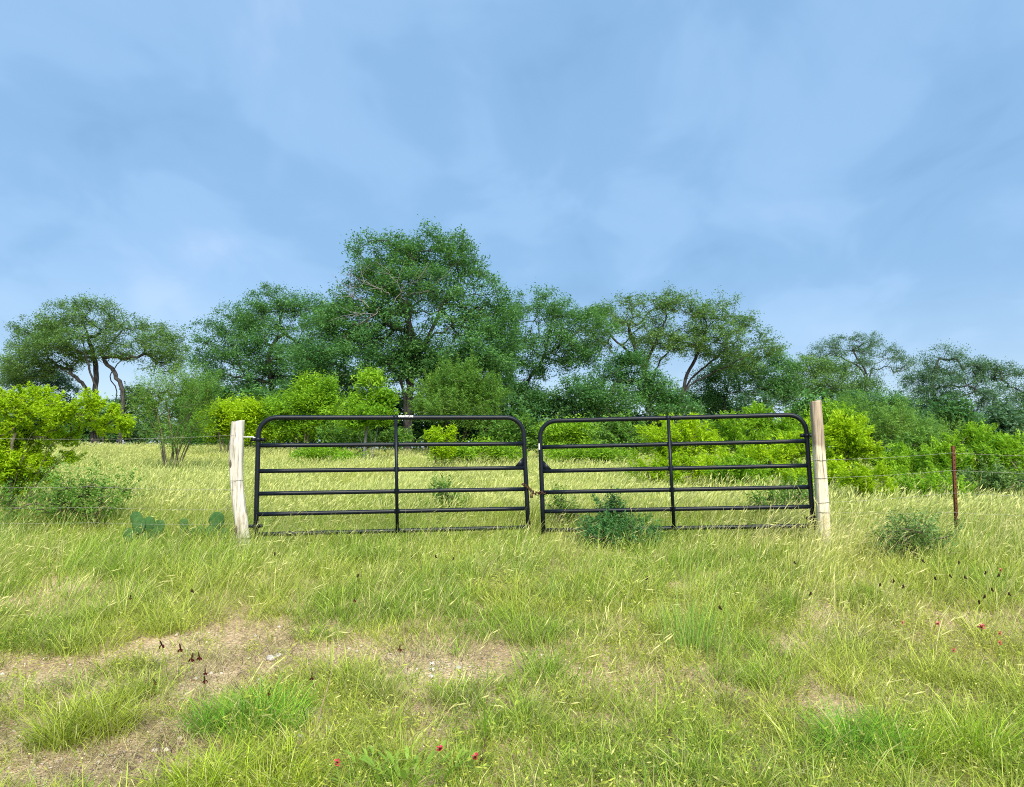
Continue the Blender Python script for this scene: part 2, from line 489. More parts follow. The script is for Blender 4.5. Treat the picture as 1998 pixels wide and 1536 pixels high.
# ------------------------------------------------------------------ leaves and woody plants
def leaf_mesh(name, P, D, Nn, l, w, var, mat, tri=False):
    n = len(P)
    D = D / (np.linalg.norm(D, axis=1)[:, None] + 1e-9)
    S = np.cross(D, Nn); S /= np.linalg.norm(S, axis=1)[:, None] + 1e-9
    l = l[:, None]; w = w[:, None]
    v = np.stack([P - D * l * 0.5, P + S * w * 0.5 + D * l * 0.08, P + D * l * 0.5, P - S * w * 0.5 + D * l * 0.08], 1).reshape(-1, 3)
    if tri:
        v = np.stack([P - D * l * 0.5 - S * w * 0.5, P - D * l * 0.4 + S * w * 0.5, P + D * l * 0.5], 1).reshape(-1, 3)
    q = np.arange(len(v)).reshape(n, -1)
    me = build_mesh(name, v, [q], {'var': np.clip(var, 0, 1)})
    me.materials.append(mat)
    return me


def grow(roots, targets, r, step=0.45, wob=0.10, up=0.25, tip=0.012, power=0.5, maxr=None):
    """greedy branching from the root polylines to all targets; returns list of (points, radii) chains"""
    pos, par = [], []
    for pl in roots:
        prev = -1
        for p in pl:
            pos.append(np.asarray(p, float)); par.append(prev); prev = len(pos) - 1
    A = np.zeros((len(pos) + len(targets) * 14 + 64, 3)); A[:len(pos)] = pos; n = len(pos)
    first_ok = np.ones(len(A), bool)
    for pl_i in range(0, 1): pass
    base = np.array(roots[0][0])
    # skip the lowest part of each root as an attachment
    k = 0
    for pl in roots:
        cut = max(1, int(len(pl) * 0.45)); first_ok[k:k + cut] = False; k += len(pl)
    d0 = np.linalg.norm(targets - np.array(roots[0][-1]), axis=1)
    ends = []
    for t in targets[np.argsort(d0)]:
        dv = A[:n] - t
        d = np.linalg.norm(dv, axis=1)
        cost = d * (1 + 0.6 * np.clip(dv[:, 2] / (d + 1e-6), 0, 1)) + np.where(first_ok[:n], 0, 1e3)
        j = int(np.argmin(cost)); L = d[j]
        m = int(min(12, max(1, round(L / step))))
        p0 = A[j].copy(); prev = j
        for s in range(1, m + 1):
            f = s / m
            q = p0 * (1 - f) + t * f
            bow = math.sin(f * math.pi) * L
            q = q + np.array([0, 0, -up * 0.35 * bow if t[2] > p0[2] + 0.4 * L else up * 0.4 * bow])
            if s < m: q = q + r.normal(0, wob, 3) * min(L, 1.5) * 0.6
            if n >= len(A):
                A = np.concatenate([A, np.zeros_like(A)]); first_ok = np.concatenate([first_ok, np.ones(len(first_ok), bool)])
            A[n] = q; par.append(prev); prev = n; n += 1
        ends.append(prev)
    A = A[:n]; par = np.array(par)
    load = np.zeros(n); load[ends] += 1
    for i in range(n - 1, -1, -1):
        load[i] = max(load[i], 0.6)
        if par[i] >= 0: load[par[i]] += load[i] if load[i] >= 1 else 0
    rad = tip * load ** power
    if maxr: rad = np.minimum(rad, maxr)
    kids = [[] for _ in range(n)]
    for i in range(n):
        if par[i] >= 0: kids[par[i]].append(i)
    chains = []
    starts = [i for i in range(n) if par[i] < 0]
    stack = [(s, None) for s in starts]
    while stack:
        i, pr = stack.pop()
        ch = [pr] if pr is not None else []
        while True:
            ch.append(i)
            if not kids[i]: break
            best = max(kids[i], key=lambda c: load[c])
            for c in kids[i]:
                if c != best: stack.append((c, i))
            i = best
        if len(ch) > 1:
            rr = rad[ch].copy()
            if pr is not None: rr[0] = min(rr[0], rr[1] * 1.25)
            rr[-1] *= 0.5
            chains.append((A[ch], rr))
    return chains, A, par


def smooth_pl(pts, n, r, wob):
    pts = np.asarray(pts, float)
    t = np.linspace(0, len(pts) - 1, n)
    # Catmull-Rom
    i = np.clip(np.floor(t).astype(int), 0, len(pts) - 2); f = (t - i)[:, None]
    g = lambda k: pts[np.clip(k, 0, len(pts) - 1)]
    p0, p1, p2, p3 = g(i - 1), g(i), g(i + 1), g(i + 2)
    q = 0.5 * (2 * p1 + (p2 - p0) * f + (2 * p0 - 5 * p1 + 4 * p2 - p3) * f ** 2 + (3 * p1 - p0 - 3 * p2 + p3) * f ** 3)
    q[1:-1] += r.normal(0, wob, (n - 2, 3))
    return q


def woody(name, label, cat, base, trunks, lobes, mat, seed, group=None, clump=0.34, per=55, dens=1.0, leaf=(0.118, 0.064), tip=0.013,
          power=0.5, bark='bark', shell=0.45, floor=-0.55, flat=0.75, step=0.45, wob=0.10, part='crown', stempart='trunk', droop=0.0, spiky=0.0,
          trunk_r=None, nsides=6, upn=0.7, feather=False, tri=True, fill=1.0):
    """a woody plant: trunks = polylines (world), lobes = (centre, radii) ellipsoids the foliage fills"""
    r = np.random.default_rng(seed)
    base = np.asarray(base, float)
    T, TV, TO = [], [], []
    if isinstance(lobes, tuple):
        T, TO, TV = lobes
        T, TO, TV = [T], [TO], [TV]
        lobes = []
    for (c, rad) in lobes:
        c = np.asarray(c, float); rad = np.asarray(rad, float) * 1.06
        area = rad[0] * rad[2]
        k = max(8, int(dens * area / (clump * clump) * 5.0 * fill))
        u = r.normal(0, 1, (k * 3, 3)); u /= np.linalg.norm(u, axis=1)[:, None]
        u = u[u[:, 2] > floor + r.normal(0, 0.2, len(u))][:k]
        s = r.uniform(0, 1, (len(u), 1)) ** shell
        s = s * (1 + 0.28 * (r.random((len(u), 1)) < 0.16))
        T.append(c + u * s * rad); TO.append(u * s); TV.append(0.48 + 0.10 * u[:, 2] + r.normal(0, 0.20) + r.normal(0, 0.14, len(u)))
    T = np.concatenate(T); TV = np.concatenate(TV); TO = np.concatenate(TO)
    roots = [smooth_pl(t, max(5, int(np.linalg.norm(np.asarray(t[-1]) - np.asarray(t[0])) / 0.35)), r, 0.03 * (1 if bark == 'bark' else 0.5)) for t in trunks]
    chains, A, par = grow(roots, T, r, step=step, wob=wob, tip=tip, power=power, maxr=trunk_r)
    mb = MB()
    for pts, rr in chains:
        mb.tube(pts - base, rr, k=nsides if rr[0] > 0.05 else 4, caps=False)
    root = thing(name, label, cat, base, group)
    mb.build(stempart, M[bark], root)
    # leaves
    cnt = r.poisson(per, len(T)) + 4
    idx = np.repeat(np.arange(len(T)), cnt)
    n = len(idx)
    size = clump * r.uniform(0.65, 1.3, len(T))[idx][:, None]
    off = r.normal(0, 0.60, (n, 3)) * size
    off[:, 2] *= flat
    P = T[idx] + off
    if spiky:
        # leaves follow upright shoots
        sh = r.normal(0, 1, (len(T), 3)); sh[:, 2] = np.abs(sh[:, 2]) + 1.2; sh += TO * 1.6; sh /= np.linalg.norm(sh, axis=1)[:, None]
        t = r.uniform(-0.8, 1.0, (n, 1))
        P = T[idx] + sh[idx] * t * clump * 1.9 * spiky + off * (0.42 - 0.2 * t) * 1.0
    D = r.normal(0, 1, (n, 3)); D[:, 2] = D[:, 2] * 0.6 - droop
    if feather: D = D * 0.5 + TO[idx] * 0.9
    Nn = r.normal(0, 1, (n, 3)); Nn /= np.linalg.norm(Nn, axis=1)[:, None]
    Nn[:, 2] = np.abs(Nn[:, 2]) + upn
    Nn += 0.4 * TO[idx]
    l = leaf[0] * r.uniform(0.6, 1.35, n); w = leaf[1] * r.uniform(0.6, 1.35, n)
    var = TV[idx] + r.normal(0, 0.16, n)
    link(part, leaf_mesh(part, P - base, D, Nn, l, w, var, M[mat], tri), None, root)
    return root, A


def lobes_px(Y, L, r, depth=0.9, jit=0.35):
    out = []
    for (px, py, rx, ry, *dz) in L:
        s = Y / FPX
        dY = dz[0] if dz else r.uniform(-1, 1) * jit * rx * s * 2.0
        c = W(px, py, Y + dY)
        out.append((c, (rx * s, max(rx, ry) * s * depth, ry * s)))
    return out


def crown_px(Y, poly, r, clump, dens=1.0, hole=0.36, hscale=38.0, deep=2.6):
    """foliage clumps filling a crown whose outline is given in photo pixels at distance Y; thick in depth"""
    poly = np.asarray(poly, float); s = Y / FPX
    lo, hi = poly.min(0), poly.max(0)
    a, b = poly, np.roll(poly, -1, 0)
    area = abs(np.sum(a[:, 0] * b[:, 1] - b[:, 0] * a[:, 1])) / 2 * s * s
    n = int(1.9 * dens * area / clump ** 2)
    q = r.uniform(lo, hi, (n * 12, 2))
    ins = np.zeros(len(q), bool); dist = np.full(len(q), 1e9)
    for p0, p1 in zip(a, b):
        c = ((p0[1] > q[:, 1]) != (p1[1] > q[:, 1])) & (q[:, 0] < (p1[0] - p0[0]) * (q[:, 1] - p0[1]) / (p1[1] - p0[1] + 1e-9) + p0[0])
        ins ^= c
        e = p1 - p0; t = np.clip(((q - p0) @ e) / (e @ e), 0, 1)
        dist = np.minimum(dist, np.linalg.norm(q - p0 - t[:, None] * e, axis=1))
    off = r.uniform(0, 50)
    k = ins & (fbm(q[:, 0] / hscale + off, q[:, 1] / (hscale * 0.8), 3.0, 3) > hole + r.normal(0, 0.03, len(q)))
    q, dist = q[k][:n], dist[k][:n]
    half = np.minimum(dist * s * 1.2 + 0.35, deep)
    u = r.uniform(-1, 1, len(q)); u = np.sign(u) * np.abs(u) ** 0.6
    T = np.array([W(x, y, Y + d) for (x, y), d in zip(q, u * half)])
    mass = r.integers(0, max(4, len(T) // 9), len(T))           # boughs: clumps gather round fewer centres
    bough = T[:max(4, len(T) // 9)][mass]
    pull = r.random(len(T)) < 0.72
    T[pull] = bough[pull] + r.normal(0, 1, (pull.sum(), 3)) * np.array([0.42, 0.50, 0.20]) - np.array([0, 0, 0.16])
    hue = r.normal(0, 0.20, len(T))[mass]
    cen = T.mean(0); TO = T - cen; TO[:, 2] += 0.3 * abs(TO[:, 2]).mean(); TO /= np.linalg.norm(TO, axis=1)[:, None] + 1e-6
    TV = 0.5 + 1.3 * (fbm(q[:, 0] / 22 + off, q[:, 1] / 18 + u, 8.0, 2) - 0.5) * 0.6 + hue + r.normal(0, 0.10, len(q))
    return T, TO, TV


def gz(x, y): return float(H(x, y))


def oak(label, Y, bx, trunks_px, L, seed, mat='oak', jit=0.35, **kw):
    r = np.random.default_rng(seed + 500)
    b = W(bx, 860, Y); b[2] = gz(b[0], Y) - 0.1
    trunks = []
    for t in trunks_px:
        pts = [W(px, py, Y + dy) for (px, py, dy) in t]
        b0 = np.array([pts[0][0] * 0.7 + b[0] * 0.3, Y, 0.0]); b0[2] = gz(b0[0], Y) - 0.1
        trunks.append([b0] + pts)
    kw.setdefault('tip', 0.0058); kw.setdefault('power', 0.50); kw['per'] = int(kw.get('per', 55) * 1.4)
    kw.setdefault('trunk_r', 0.17)
    if isinstance(L, dict):
        kw.setdefault('clump', 0.32)
        fol = crown_px(Y, r=r, clump=kw['clump'], **L)
    else: fol = lobes_px(Y, L, r, jit=jit)
    return woody('oak_tree', label, 'tree', b, trunks, fol, mat, seed, group='live oaks along the ridge', **kw)


# left oak, umbrella crown on several leaning stems
oak('broad umbrella-shaped oak with several dark leaning stems behind the yellow bush', 48, 225,
    [[(240, 775, 0), (228, 735, 0), (205, 705, .3), (190, 670, .5)], [(228, 770, .8), (215, 735, 1), (240, 700, 1.2), (285, 680, 1.4)],
     [(190, 770, -.6), (178, 730, -.8), (165, 690, -1)], [(170, 770, 0), (150, 738, -.5), (110, 715, -.8)], [(185, 775, .6), (188, 720, .8), (170, 650, .5)]],
    dict(poly=[(8,720),(12,680),(20,650),(50,625),(85,598),(120,585),(165,580),(215,590),(240,605),(290,620),(330,640),(355,660),(374,690),(368,725),(340,740),(300,718),(270,705),(235,695),(200,690),(170,700),(140,708),(110,722),(80,735),(50,750),(15,745)], hole=0.36, hscale=30, dens=1.4), 1, 'oak_olive', per=48, flat=0.8, trunk_r=0.27, tip=0.0075)
oak('low dark oak beneath the umbrella-shaped oak', 52, 80, [[(80, 800, 0), (75, 770, 0)]],
    [(40, 745, 40, 22), (90, 740, 45, 22), (125, 755, 30, 18)], 2, 'oak_blue', per=60)
oak('dense rounded dark oak between the umbrella oak and the tallest oak', 42, 530,
    [[(530, 800, 0), (528, 740, 0), (525, 700, 0), (540, 660, 0)], [(500, 800, .5), (480, 740, .5), (455, 690, .8)]],
    dict(poly=[(372,780),(378,690),(388,645),(420,612),(455,592),(480,575),(530,560),(560,577),(600,566),(635,590),(648,640),(645,720),(625,800),(560,840),(470,850),(390,840)], hole=0.30, dens=1.7), 3, 'oak', per=46)
oak3, A3 = oak('tallest oak in the row with twin leafy tops and dead grey twigs', 33, 800,
    [[(795, 800, 0), (800, 740, 0), (806, 690, 0), (800, 640, 0), (790, 590, 0)], [(800, 790, .3), (815, 700, .5), (850, 630, .8), (870, 570, .8)], [(790, 800, -.2), (770, 720, -.5), (715, 680, -.5)]],
    dict(poly=[(545,770),(560,705),(600,655),(640,612),(652,560),(672,548),(700,525),(688,482),(715,462),(735,468),(770,452),(798,474),(832,446),(870,452),(915,466),(930,512),(962,540),(992,572),(1002,640),(992,720),(965,785),(900,805),(850,790),(825,725),(795,700),(772,740),(745,800),(640,812),(560,800)], hole=0.30, dens=2.05, deep=3.2), 4, 'oak', per=46, clump=0.31, wob=0.12)
oak('oak with paired black trunks beside the tallest oak', 38, 1008,
    [[(1000, 800, 0), (1000, 755, 0), (990, 715, 0), (1010, 660, 0)], [(1015, 800, .3), (1030, 745, .3), (1060, 700, .3), (1075, 640, .3)]],
    dict(poly=[(955,650),(972,595),(1008,570),(1050,571),(1095,564),(1120,595),(1145,600),(1178,590),(1192,622),(1185,665),(1150,695),(1120,708),(1090,700),(1060,728),(1045,770),(1090,790),(1060,820),(1000,800),(985,765),(950,740)], hole=0.31, dens=1.6), 5, 'oak', per=46)
oak('open oak with forking bare limbs against the pale sky', 43, 1265,
    [[(1265, 800, 0), (1262, 755, 0), (1250, 710, 0), (1228, 650, 0), (1235, 615, 0)], [(1268, 795, .2), (1275, 730, .3), (1300, 690, .5), (1335, 660, .6), (1365, 620, .6)],
     [(1262, 790, -.3), (1255, 715, -.4), (1205, 670, -.5), (1180, 640, -.5)], [(1266, 790, .4), (1262, 710, .6), (1290, 650, .6), (1300, 610, .6)]],
    dict(poly=[(1130,640),(1150,602),(1190,590),(1222,572),(1262,573),(1300,565),(1345,580),(1375,600),(1400,622),(1392,660),(1360,690),(1330,672),(1300,700),(1270,690),(1240,715),(1200,700),(1170,720),(1140,700)], hole=0.42, hscale=26, dens=1.25), 6, 'oak_olive', per=26, clump=0.27)
oak('oak leaning over with long bare limbs and a thin arching crown', 44, 1325,
    [[(1328, 800, 0), (1338, 740, 0), (1362, 690, 0), (1380, 640, 0)], [(1330, 800, .3), (1345, 745, .4), (1395, 700, .5), (1440, 665, .6)], [(1330, 795, -.3), (1350, 750, -.3), (1420, 715, -.3), (1480, 680, -.3)]],
    dict(poly=[(1340,630),(1370,590),(1410,580),(1445,598),(1480,628),(1520,652),(1534,668),(1500,688),(1480,704),(1440,714),(1400,722),(1380,705),(1350,695)], hole=0.40, hscale=26, dens=1.3), 7, 'oak_olive', per=28, clump=0.27)
oak('low spreading oak filling the gap beneath the open oak', 36, 1190, [[(1190, 820, 0), (1180, 780, 0), (1210, 740, 0)]],
    [(1205, 725, 50, 32), (1140, 765, 52, 34), (1250, 760, 50, 40), (1190, 790, 64, 36), (1110, 790, 50, 40), (1230, 700, 30, 20), (1290, 780, 44, 40), (1320, 800, 44, 36), (1060, 800, 36, 34)], 8, 'oak', per=60)
oak('low rounded oak at the foot of the leaning oak', 47, 1500, [[(1500, 820, 0), (1490, 770, 0)], [(1420, 830, 0), (1410, 780, 0)]],
    [(1400, 745, 44, 40), (1450, 725, 46, 36), (1515, 715, 44, 30), (1500, 765, 70, 40), (1365, 785, 50, 36)], 9, 'oak', per=62)
oak('olive green flat-topped oak in front of the sparse oak', 50, 1610, [[(1610, 830, 0), (1605, 770, 0)]],
    [(1575, 720, 48, 22), (1625, 725, 50, 24), (1600, 760, 64, 32), (1670, 760, 50, 26), (1545, 765, 44, 34)], 10, 'oak_olive', per=62)
oak('sparse twiggy oak rising behind the flat-topped oak', 62, 1690,
    [[(1692, 770, 0), (1690, 730, 0), (1670, 695, 0)], [(1694, 770, .2), (1705, 715, .2), (1745, 695, .2)], [(1688, 770, 0), (1680, 720, 0), (1620, 690, 0)]],
    dict(poly=[(1560,692),(1600,660),(1640,650),(1680,655),(1705,648),(1740,668),(1782,700),(1775,722),(1740,725),(1700,742),(1660,730),(1620,708),(1590,708)], hole=0.42, hscale=24, dens=1.0), 11, 'oak_blue', per=26, clump=0.31)
oak('dark grey-green oak mass with a raised tuft at the pasture edge', 52, 1845,
    [[(1842, 840, 0), (1830, 800, 0), (1818, 745, 0), (1832, 700, 0)], [(1860, 840, .3), (1880, 800, .3), (1890, 740, .3)], [(1850, 840, 0), (1850, 790, 0), (1910, 760, 0)]],
    dict(poly=[(1748,770),(1770,732),(1800,712),(1796,688),(1830,666),(1862,684),(1890,690),(1920,684),(1945,708),(1985,714),(2010,750),(2060,780),(2060,870),(1960,880),(1900,860),(1872,825),(1845,810),(1810,840),(1760,830)], hole=0.32, dens=1.35), 12, 'oak_blue', per=44, clump=0.34)
oak('olive scrub oak sloping down toward the rusty fence post', 44, 1720, [[(1720, 850, 0), (1715, 810, 0)]],
    [(1690, 790, 48, 28), (1745, 795, 40, 30), (1640, 800, 46, 34), (1790, 830, 36, 24)], 13, 'brush', per=60)


def dead_twigs():
    r = np.random.default_rng(77)
    base = Vector(oak3.location)
    mb = MB()
    for (px, py, dx, dy) in [(770, 590, 45, -45), (790, 585, -30, -55), (760, 575, -60, -30), (690, 585, -10, -55), (685, 580, 22, -48), (740, 600, -50, 10), (800, 575, 50, -25), (720, 600, -40, -25)]:
        y0 = 31.2 if px > 700 else 32.5
        p0 = W(px, py, y0); p1 = W(px + dx, py + dy, y0 - 0.5)
        pts = smooth_pl([p0, p0 * 0.5 + p1 * 0.5 + r.normal(0, .12, 3), p1], 8, r, 0.04)
        mb.tube(pts - np.array(base), np.linspace(0.022, 0.005, 8), 5, False)
        for k in range(9):
            i = r.integers(2, 8); d = (p1 - p0) / np.linalg.norm(p1 - p0) + r.normal(0, 0.7, 3)
            q = [pts[i], pts[i] + d * 0.22 + r.normal(0, .05, 3), pts[i] + d * r.uniform(0.35, 0.7)]
            mb.tube(np.array(q) - np.array(base), [0.009, 0.006, 0.003], 4, False)
    o = mb.build('dead_branch', M['deadwood'], oak3)
    o['label'] = 'bare grey dead twigs'


dead_twigs()


def shrub(name, label, Y, bx, L, seed, mat, stems=6, spread=0.35, group=None, cat='shrub', jit=0.45, base_y=None, ext=0.5, **kw):
    r = np.random.default_rng(seed + 900)
    s = Y / FPX
    b = W(bx, 900, Y); b[2] = gz(b[0], Y) - 0.03
    lo = lobes_px(Y, L, r, jit=jit)
    tr = []
    for k in range(stems):
        c, rad = lo[k % len(lo)]
        e = np.asarray(c) + r.normal(0, 0.35, 3) * np.asarray(rad)
        p0 = b + np.array([r.normal(0, 0.09), r.normal(0, 0.09), 0])
        m = p0 + (e - p0) * 0.5 + r.normal(0, 0.05, 3) + np.array([0, 0, 0.12 * np.linalg.norm(e - p0)])
        tr.append([p0, m, p0 + (e - p0) * (0.5 + ext * 0.5)])
    kw['leaf'] = tuple(1.3 * v for v in kw.get('leaf', (0.055, 0.022)))
    kw['per'] = int(kw.get('per', 42) * 1.5); kw.setdefault('fill', 1.5)
    kw.setdefault('tri', Y > 14)
    a = dict(clump=0.16, per=42, leaf=(0.055, 0.022), tip=0.0045, power=0.42, bark='twig', step=0.2, wob=0.07, part='foliage', stempart='stems', nsides=5, flat=0.9, shell=0.5)
    a.update(kw)
    return woody(name, label, cat, b, tr, lo, mat, seed, group=group, **a)


# big yellow-green bush by the left post, with the dark shrub at its foot
shrub('yellow_bush', 'large bright yellow-green bush with arching sprays over the wires by the bleached post', 10.2, 10,
      [(20, 790, 40, 30), (70, 800, 50, 34), (130, 812, 44, 34), (180, 790, 22, 26), (200, 830, 38, 28), (245, 825, 22, 24), (60, 850, 50, 34), (10, 860, 40, 40), (120, 855, 40, 22), (30, 910, 44, 34), (90, 900, 30, 22),
       (-60, 840, 60, 60), (-70, 920, 60, 50), (20, 955, 30, 24), (140, 893, 24, 7), (-20, 770, 30, 20), (40, 880, 50, 34), (0, 930, 40, 34), (75, 930, 34, 20), (-30, 890, 40, 50), (220, 800, 16, 16), (60, 770, 40, 16)],
      21, 'yellow', fill=1.4, stems=13, clump=0.105, per=44, leaf=(0.036, 0.015), floor=-0.7, flat=0.62, spiky=0.45, jit=0.6, trunk_r=0.022, power=0.36, shell=0.7, tip=0.0035, droop=0.15, cat='bush')
shrub('thicket_shrub', 'dark small-leaved shrub at the foot of the yellow-green bush', 9.5, 150,
      [(150, 978, 40, 30), (195, 985, 34, 26), (100, 985, 36, 26), (170, 1008, 50, 22), (240, 962, 22, 22), (130, 950, 36, 22), (190, 950, 26, 20), (20, 990, 30, 20)], 22, 'mid', stems=10, clump=0.12, per=26, leaf=(0.036, 0.013), spiky=1.2)
# wispy vase-shaped shrub
shrub('wispy_shrub', 'wispy vase-shaped green shrub with bare stems at its base', 18.5, 335,
      [(285, 790, 28, 40), (320, 770, 36, 40), (360, 765, 36, 44), (395, 785, 28, 40), (340, 815, 56, 34), (305, 840, 30, 24), (385, 840, 28, 30), (410, 760, 18, 24), (345, 860, 30, 18)],
      23, 'mid', stems=14, clump=0.17, per=40, leaf=(0.050, 0.010), spiky=1.2, dens=1.1, floor=-0.4, ext=0.7)
# row of bright bushes and saplings in front of the oaks
shrub('lime_bush', 'rounded lime bush behind the top of the bleached post', 27, 440, [(420, 815, 34, 28), (455, 805, 34, 26), (490, 812, 34, 28), (445, 845, 50, 24), (500, 845, 36, 24)], 24, 'yellow', stems=7, clump=0.24, per=56, leaf=(0.085, 0.040))
shrub('lime_bush', 'tall lime bush with a peaked top behind the gate hinged on the bleached post', 26, 585, [(560, 800, 44, 30), (610, 790, 40, 30), (600, 758, 20, 24), (640, 760, 16, 22), (575, 840, 60, 26), (640, 825, 36, 34)], 25, 'lime', stems=8, clump=0.24, per=56, leaf=(0.085, 0.036))
shrub('sapling', 'upright sapling with pale slender stem and tiered light green leaves', 23.5, 722, [(722, 745, 24, 20), (700, 790, 24, 20), (745, 778, 22, 20), (720, 812, 40, 18), (690, 825, 24, 14), (752, 812, 22, 16)], 26, 'lime', stems=5, clump=0.20, per=52, leaf=(0.10, 0.036), cat='tree', droop=0.5, bark='deadwood', tip=0.006)
shrub('wispy_shrub', 'broad wispy olive shrub at the foot of the tallest oak', 27, 890, [(850, 760, 40, 34), (900, 745, 46, 36), (945, 775, 40, 34), (880, 800, 60, 30), (940, 820, 44, 26), (835, 800, 30, 28)], 27, 'mid', stems=12, clump=0.24, per=56, leaf=(0.085, 0.022), spiky=0.9)
shrub('yellow_bush', 'small bright yellow shoot beneath the wispy olive shrub', 19, 855, [(850, 855, 16, 14), (862, 880, 26, 16), (880, 850, 10, 8)], 28, 'yellow', stems=5, clump=0.15, per=44, leaf=(0.07, 0.026), spiky=0.6)
shrub('low_bush', 'low yellow-green bush seen between the second and third gate rails', 20, 920, [(885, 885, 32, 14), (930, 878, 36, 16), (980, 885, 34, 16)], 29, 'lime', stems=7, clump=0.17, per=46, leaf=(0.07, 0.026))
shrub('low_bush', 'low green bush by the middle of the gate hinged on the bleached post', 22, 620, [(600, 888, 30, 12), (640, 885, 30, 12), (680, 895, 30, 9)], 30, 'lime', stems=6, clump=0.18, per=46, leaf=(0.07, 0.026))
shrub('lime_bush', 'light green bush seen beside the gap where the gates meet', 24, 1110, [(1080, 845, 24, 22), (1115, 838, 34, 24), (1145, 845, 26, 22), (1105, 865, 44, 14)], 31, 'lime', stems=7, clump=0.2, per=52, leaf=(0.075, 0.030))
shrub('low_bush', 'low yellow-green bush beyond the gate hinged on the cream post', 20, 1150, [(1100, 890, 40, 12), (1150, 884, 40, 14), (1200, 890, 40, 12)], 32, 'lime', stems=7, clump=0.17, per=46, leaf=(0.07, 0.026))
for i, (lab, Y, bx, L, mt) in enumerate([
    ('large feathery yellow-green bush behind the upright of the cream-post gate', 16.5, 1310, [(1290, 850, 36, 26), (1335, 842, 42, 28), (1310, 885, 56, 26), (1370, 870, 36, 30)], 'yellow'),
    ('feathery bush with a domed top rising above the top gate rail', 18, 1470, [(1430, 835, 38, 26), (1485, 820, 34, 24), (1520, 840, 36, 28), (1460, 870, 60, 28), (1540, 870, 36, 28)], 'lime'),
    ('spreading bright bush crowded against the cream post', 15, 1560, [(1500, 895, 44, 26), (1560, 880, 44, 30), (1450, 910, 50, 24), (1590, 850, 30, 34), (1540, 930, 60, 16), (1400, 905, 36, 20)], 'yellow'),
    ('bright yellow-green bush just past the cream post', 13.5, 1650, [(1630, 850, 30, 34), (1665, 850, 34, 30), (1650, 890, 44, 28), (1690, 880, 26, 24)], 'yellow'),
    ('yellowish young bush between the cream post and the rusty post', 11.2, 1690, [(1665, 935, 26, 18), (1700, 930, 32, 20), (1690, 960, 40, 16), (1725, 965, 24, 14)], 'yellow'),
    ('light green bush behind the wires near the cream post', 15.5, 1740, [(1725, 900, 34, 24), (1770, 905, 36, 24), (1745, 935, 50, 20), (1640, 905, 26, 22)], 'lime'),
    ('bushy green growth around the rusty post top', 15, 1880, [(1840, 890, 36, 26), (1890, 865, 40, 28), (1930, 880, 36, 26), (1870, 920, 60, 28), (1910, 850, 24, 16)], 'lime'),
    ('green bush past the rusty post at the pasture edge', 14, 1975, [(1960, 885, 36, 26), (2000, 880, 36, 30), (1960, 925, 50, 30), (2030, 920, 50, 34)], 'lime')]):
    k = 16.5 / Y
    shrub('lime_bush', lab, Y, bx, L, 40 + i, mt, stems=9, clump=0.011 * Y, per=54, leaf=(0.0042 * Y, 0.0013 * Y), feather=True, spiky=0.55, group=None, flat=0.8)
for i, (lab, Y, bx, L, mt) in enumerate([
    ('low leafy bush under the feathery bushes, seen below the second rail', 14.2, 1290, [(1270, 915, 34, 14), (1320, 912, 40, 18), (1365, 918, 34, 14), (1300, 935, 44, 12)], 'yellow'),
    ('low mixed green bush in front of the domed feathery bush', 13.8, 1450, [(1410, 925, 34, 16), (1450, 918, 40, 22), (1500, 925, 40, 18), (1450, 945, 50, 12)], 'lime'),
    ('low spreading green bush at the foot of the cream post bushes', 12.8, 1590, [(1560, 935, 40, 20), (1620, 930, 36, 24), (1590, 958, 50, 14), (1650, 960, 36, 14)], 'yellow'),
    ('mid-green bush behind the light green bush, reaching the wires', 17.5, 1800, [(1780, 870, 40, 24), (1820, 880, 36, 26), (1760, 895, 44, 22), (1840, 910, 44, 24)], 'mid'),
    ('low yellow-green growth around the base of the rusty post', 12.0, 1800, [(1780, 950, 36, 16), (1830, 945, 40, 18), (1860, 960, 34, 12)], 'lime'),
    ('bright bush filling the gap behind the bolt of the cream post', 19.5, 1600, [(1600, 820, 30, 26), (1640, 815, 34, 24), (1590, 860, 40, 28), (1660, 840, 30, 24)], 'lime'),
    ('leafy green bush between the tall lime bush and the sapling', 25, 660, [(650, 850, 30, 20), (690, 855, 34, 18), (740, 860, 34, 16), (790, 860, 34, 16)], 'mid'),
    ('rounded mid-green bush beyond the open end of the lettered gate', 25, 1010, [(985, 850, 30, 24), (1025, 845, 30, 28), (1050, 860, 30, 18), (1000, 875, 40, 12)], 'mid'),
    ('dark green bush between the light green bush and the feathery bushes', 22, 1215, [(1185, 850, 34, 24), (1225, 845, 34, 28), (1250, 870, 34, 16), (1200, 875, 40, 12)], 'mid')]):
    shrub('low_bush', lab, Y, bx, L, 140 + i, mt, stems=8, clump=0.0105 * Y, per=44, leaf=(0.0042 * Y, 0.0015 * Y), spiky=0.6, flat=0.85)
shrub('wispy_shrub', 'pale wispy thicket with fine stems behind the rusty post', 26, 1740, [(1690, 830, 50, 26), (1740, 830, 50, 34), (1790, 845, 44, 26), (1830, 855, 36, 20), (1660, 800, 30, 20), (1720, 870, 60, 18)], 50, 'mid', stems=14, clump=0.24, per=50, leaf=(0.085, 0.016), spiky=1.1)
shrub('grey_brush', 'grey-green leafy brush low beside the rusty post', 12.5, 1900, [(1880, 945, 44, 18), (1950, 940, 50, 22), (2010, 950, 40, 22)], 51, 'dull', stems=8, clump=0.13, per=40, leaf=(0.05, 0.016), spiky=0.8)
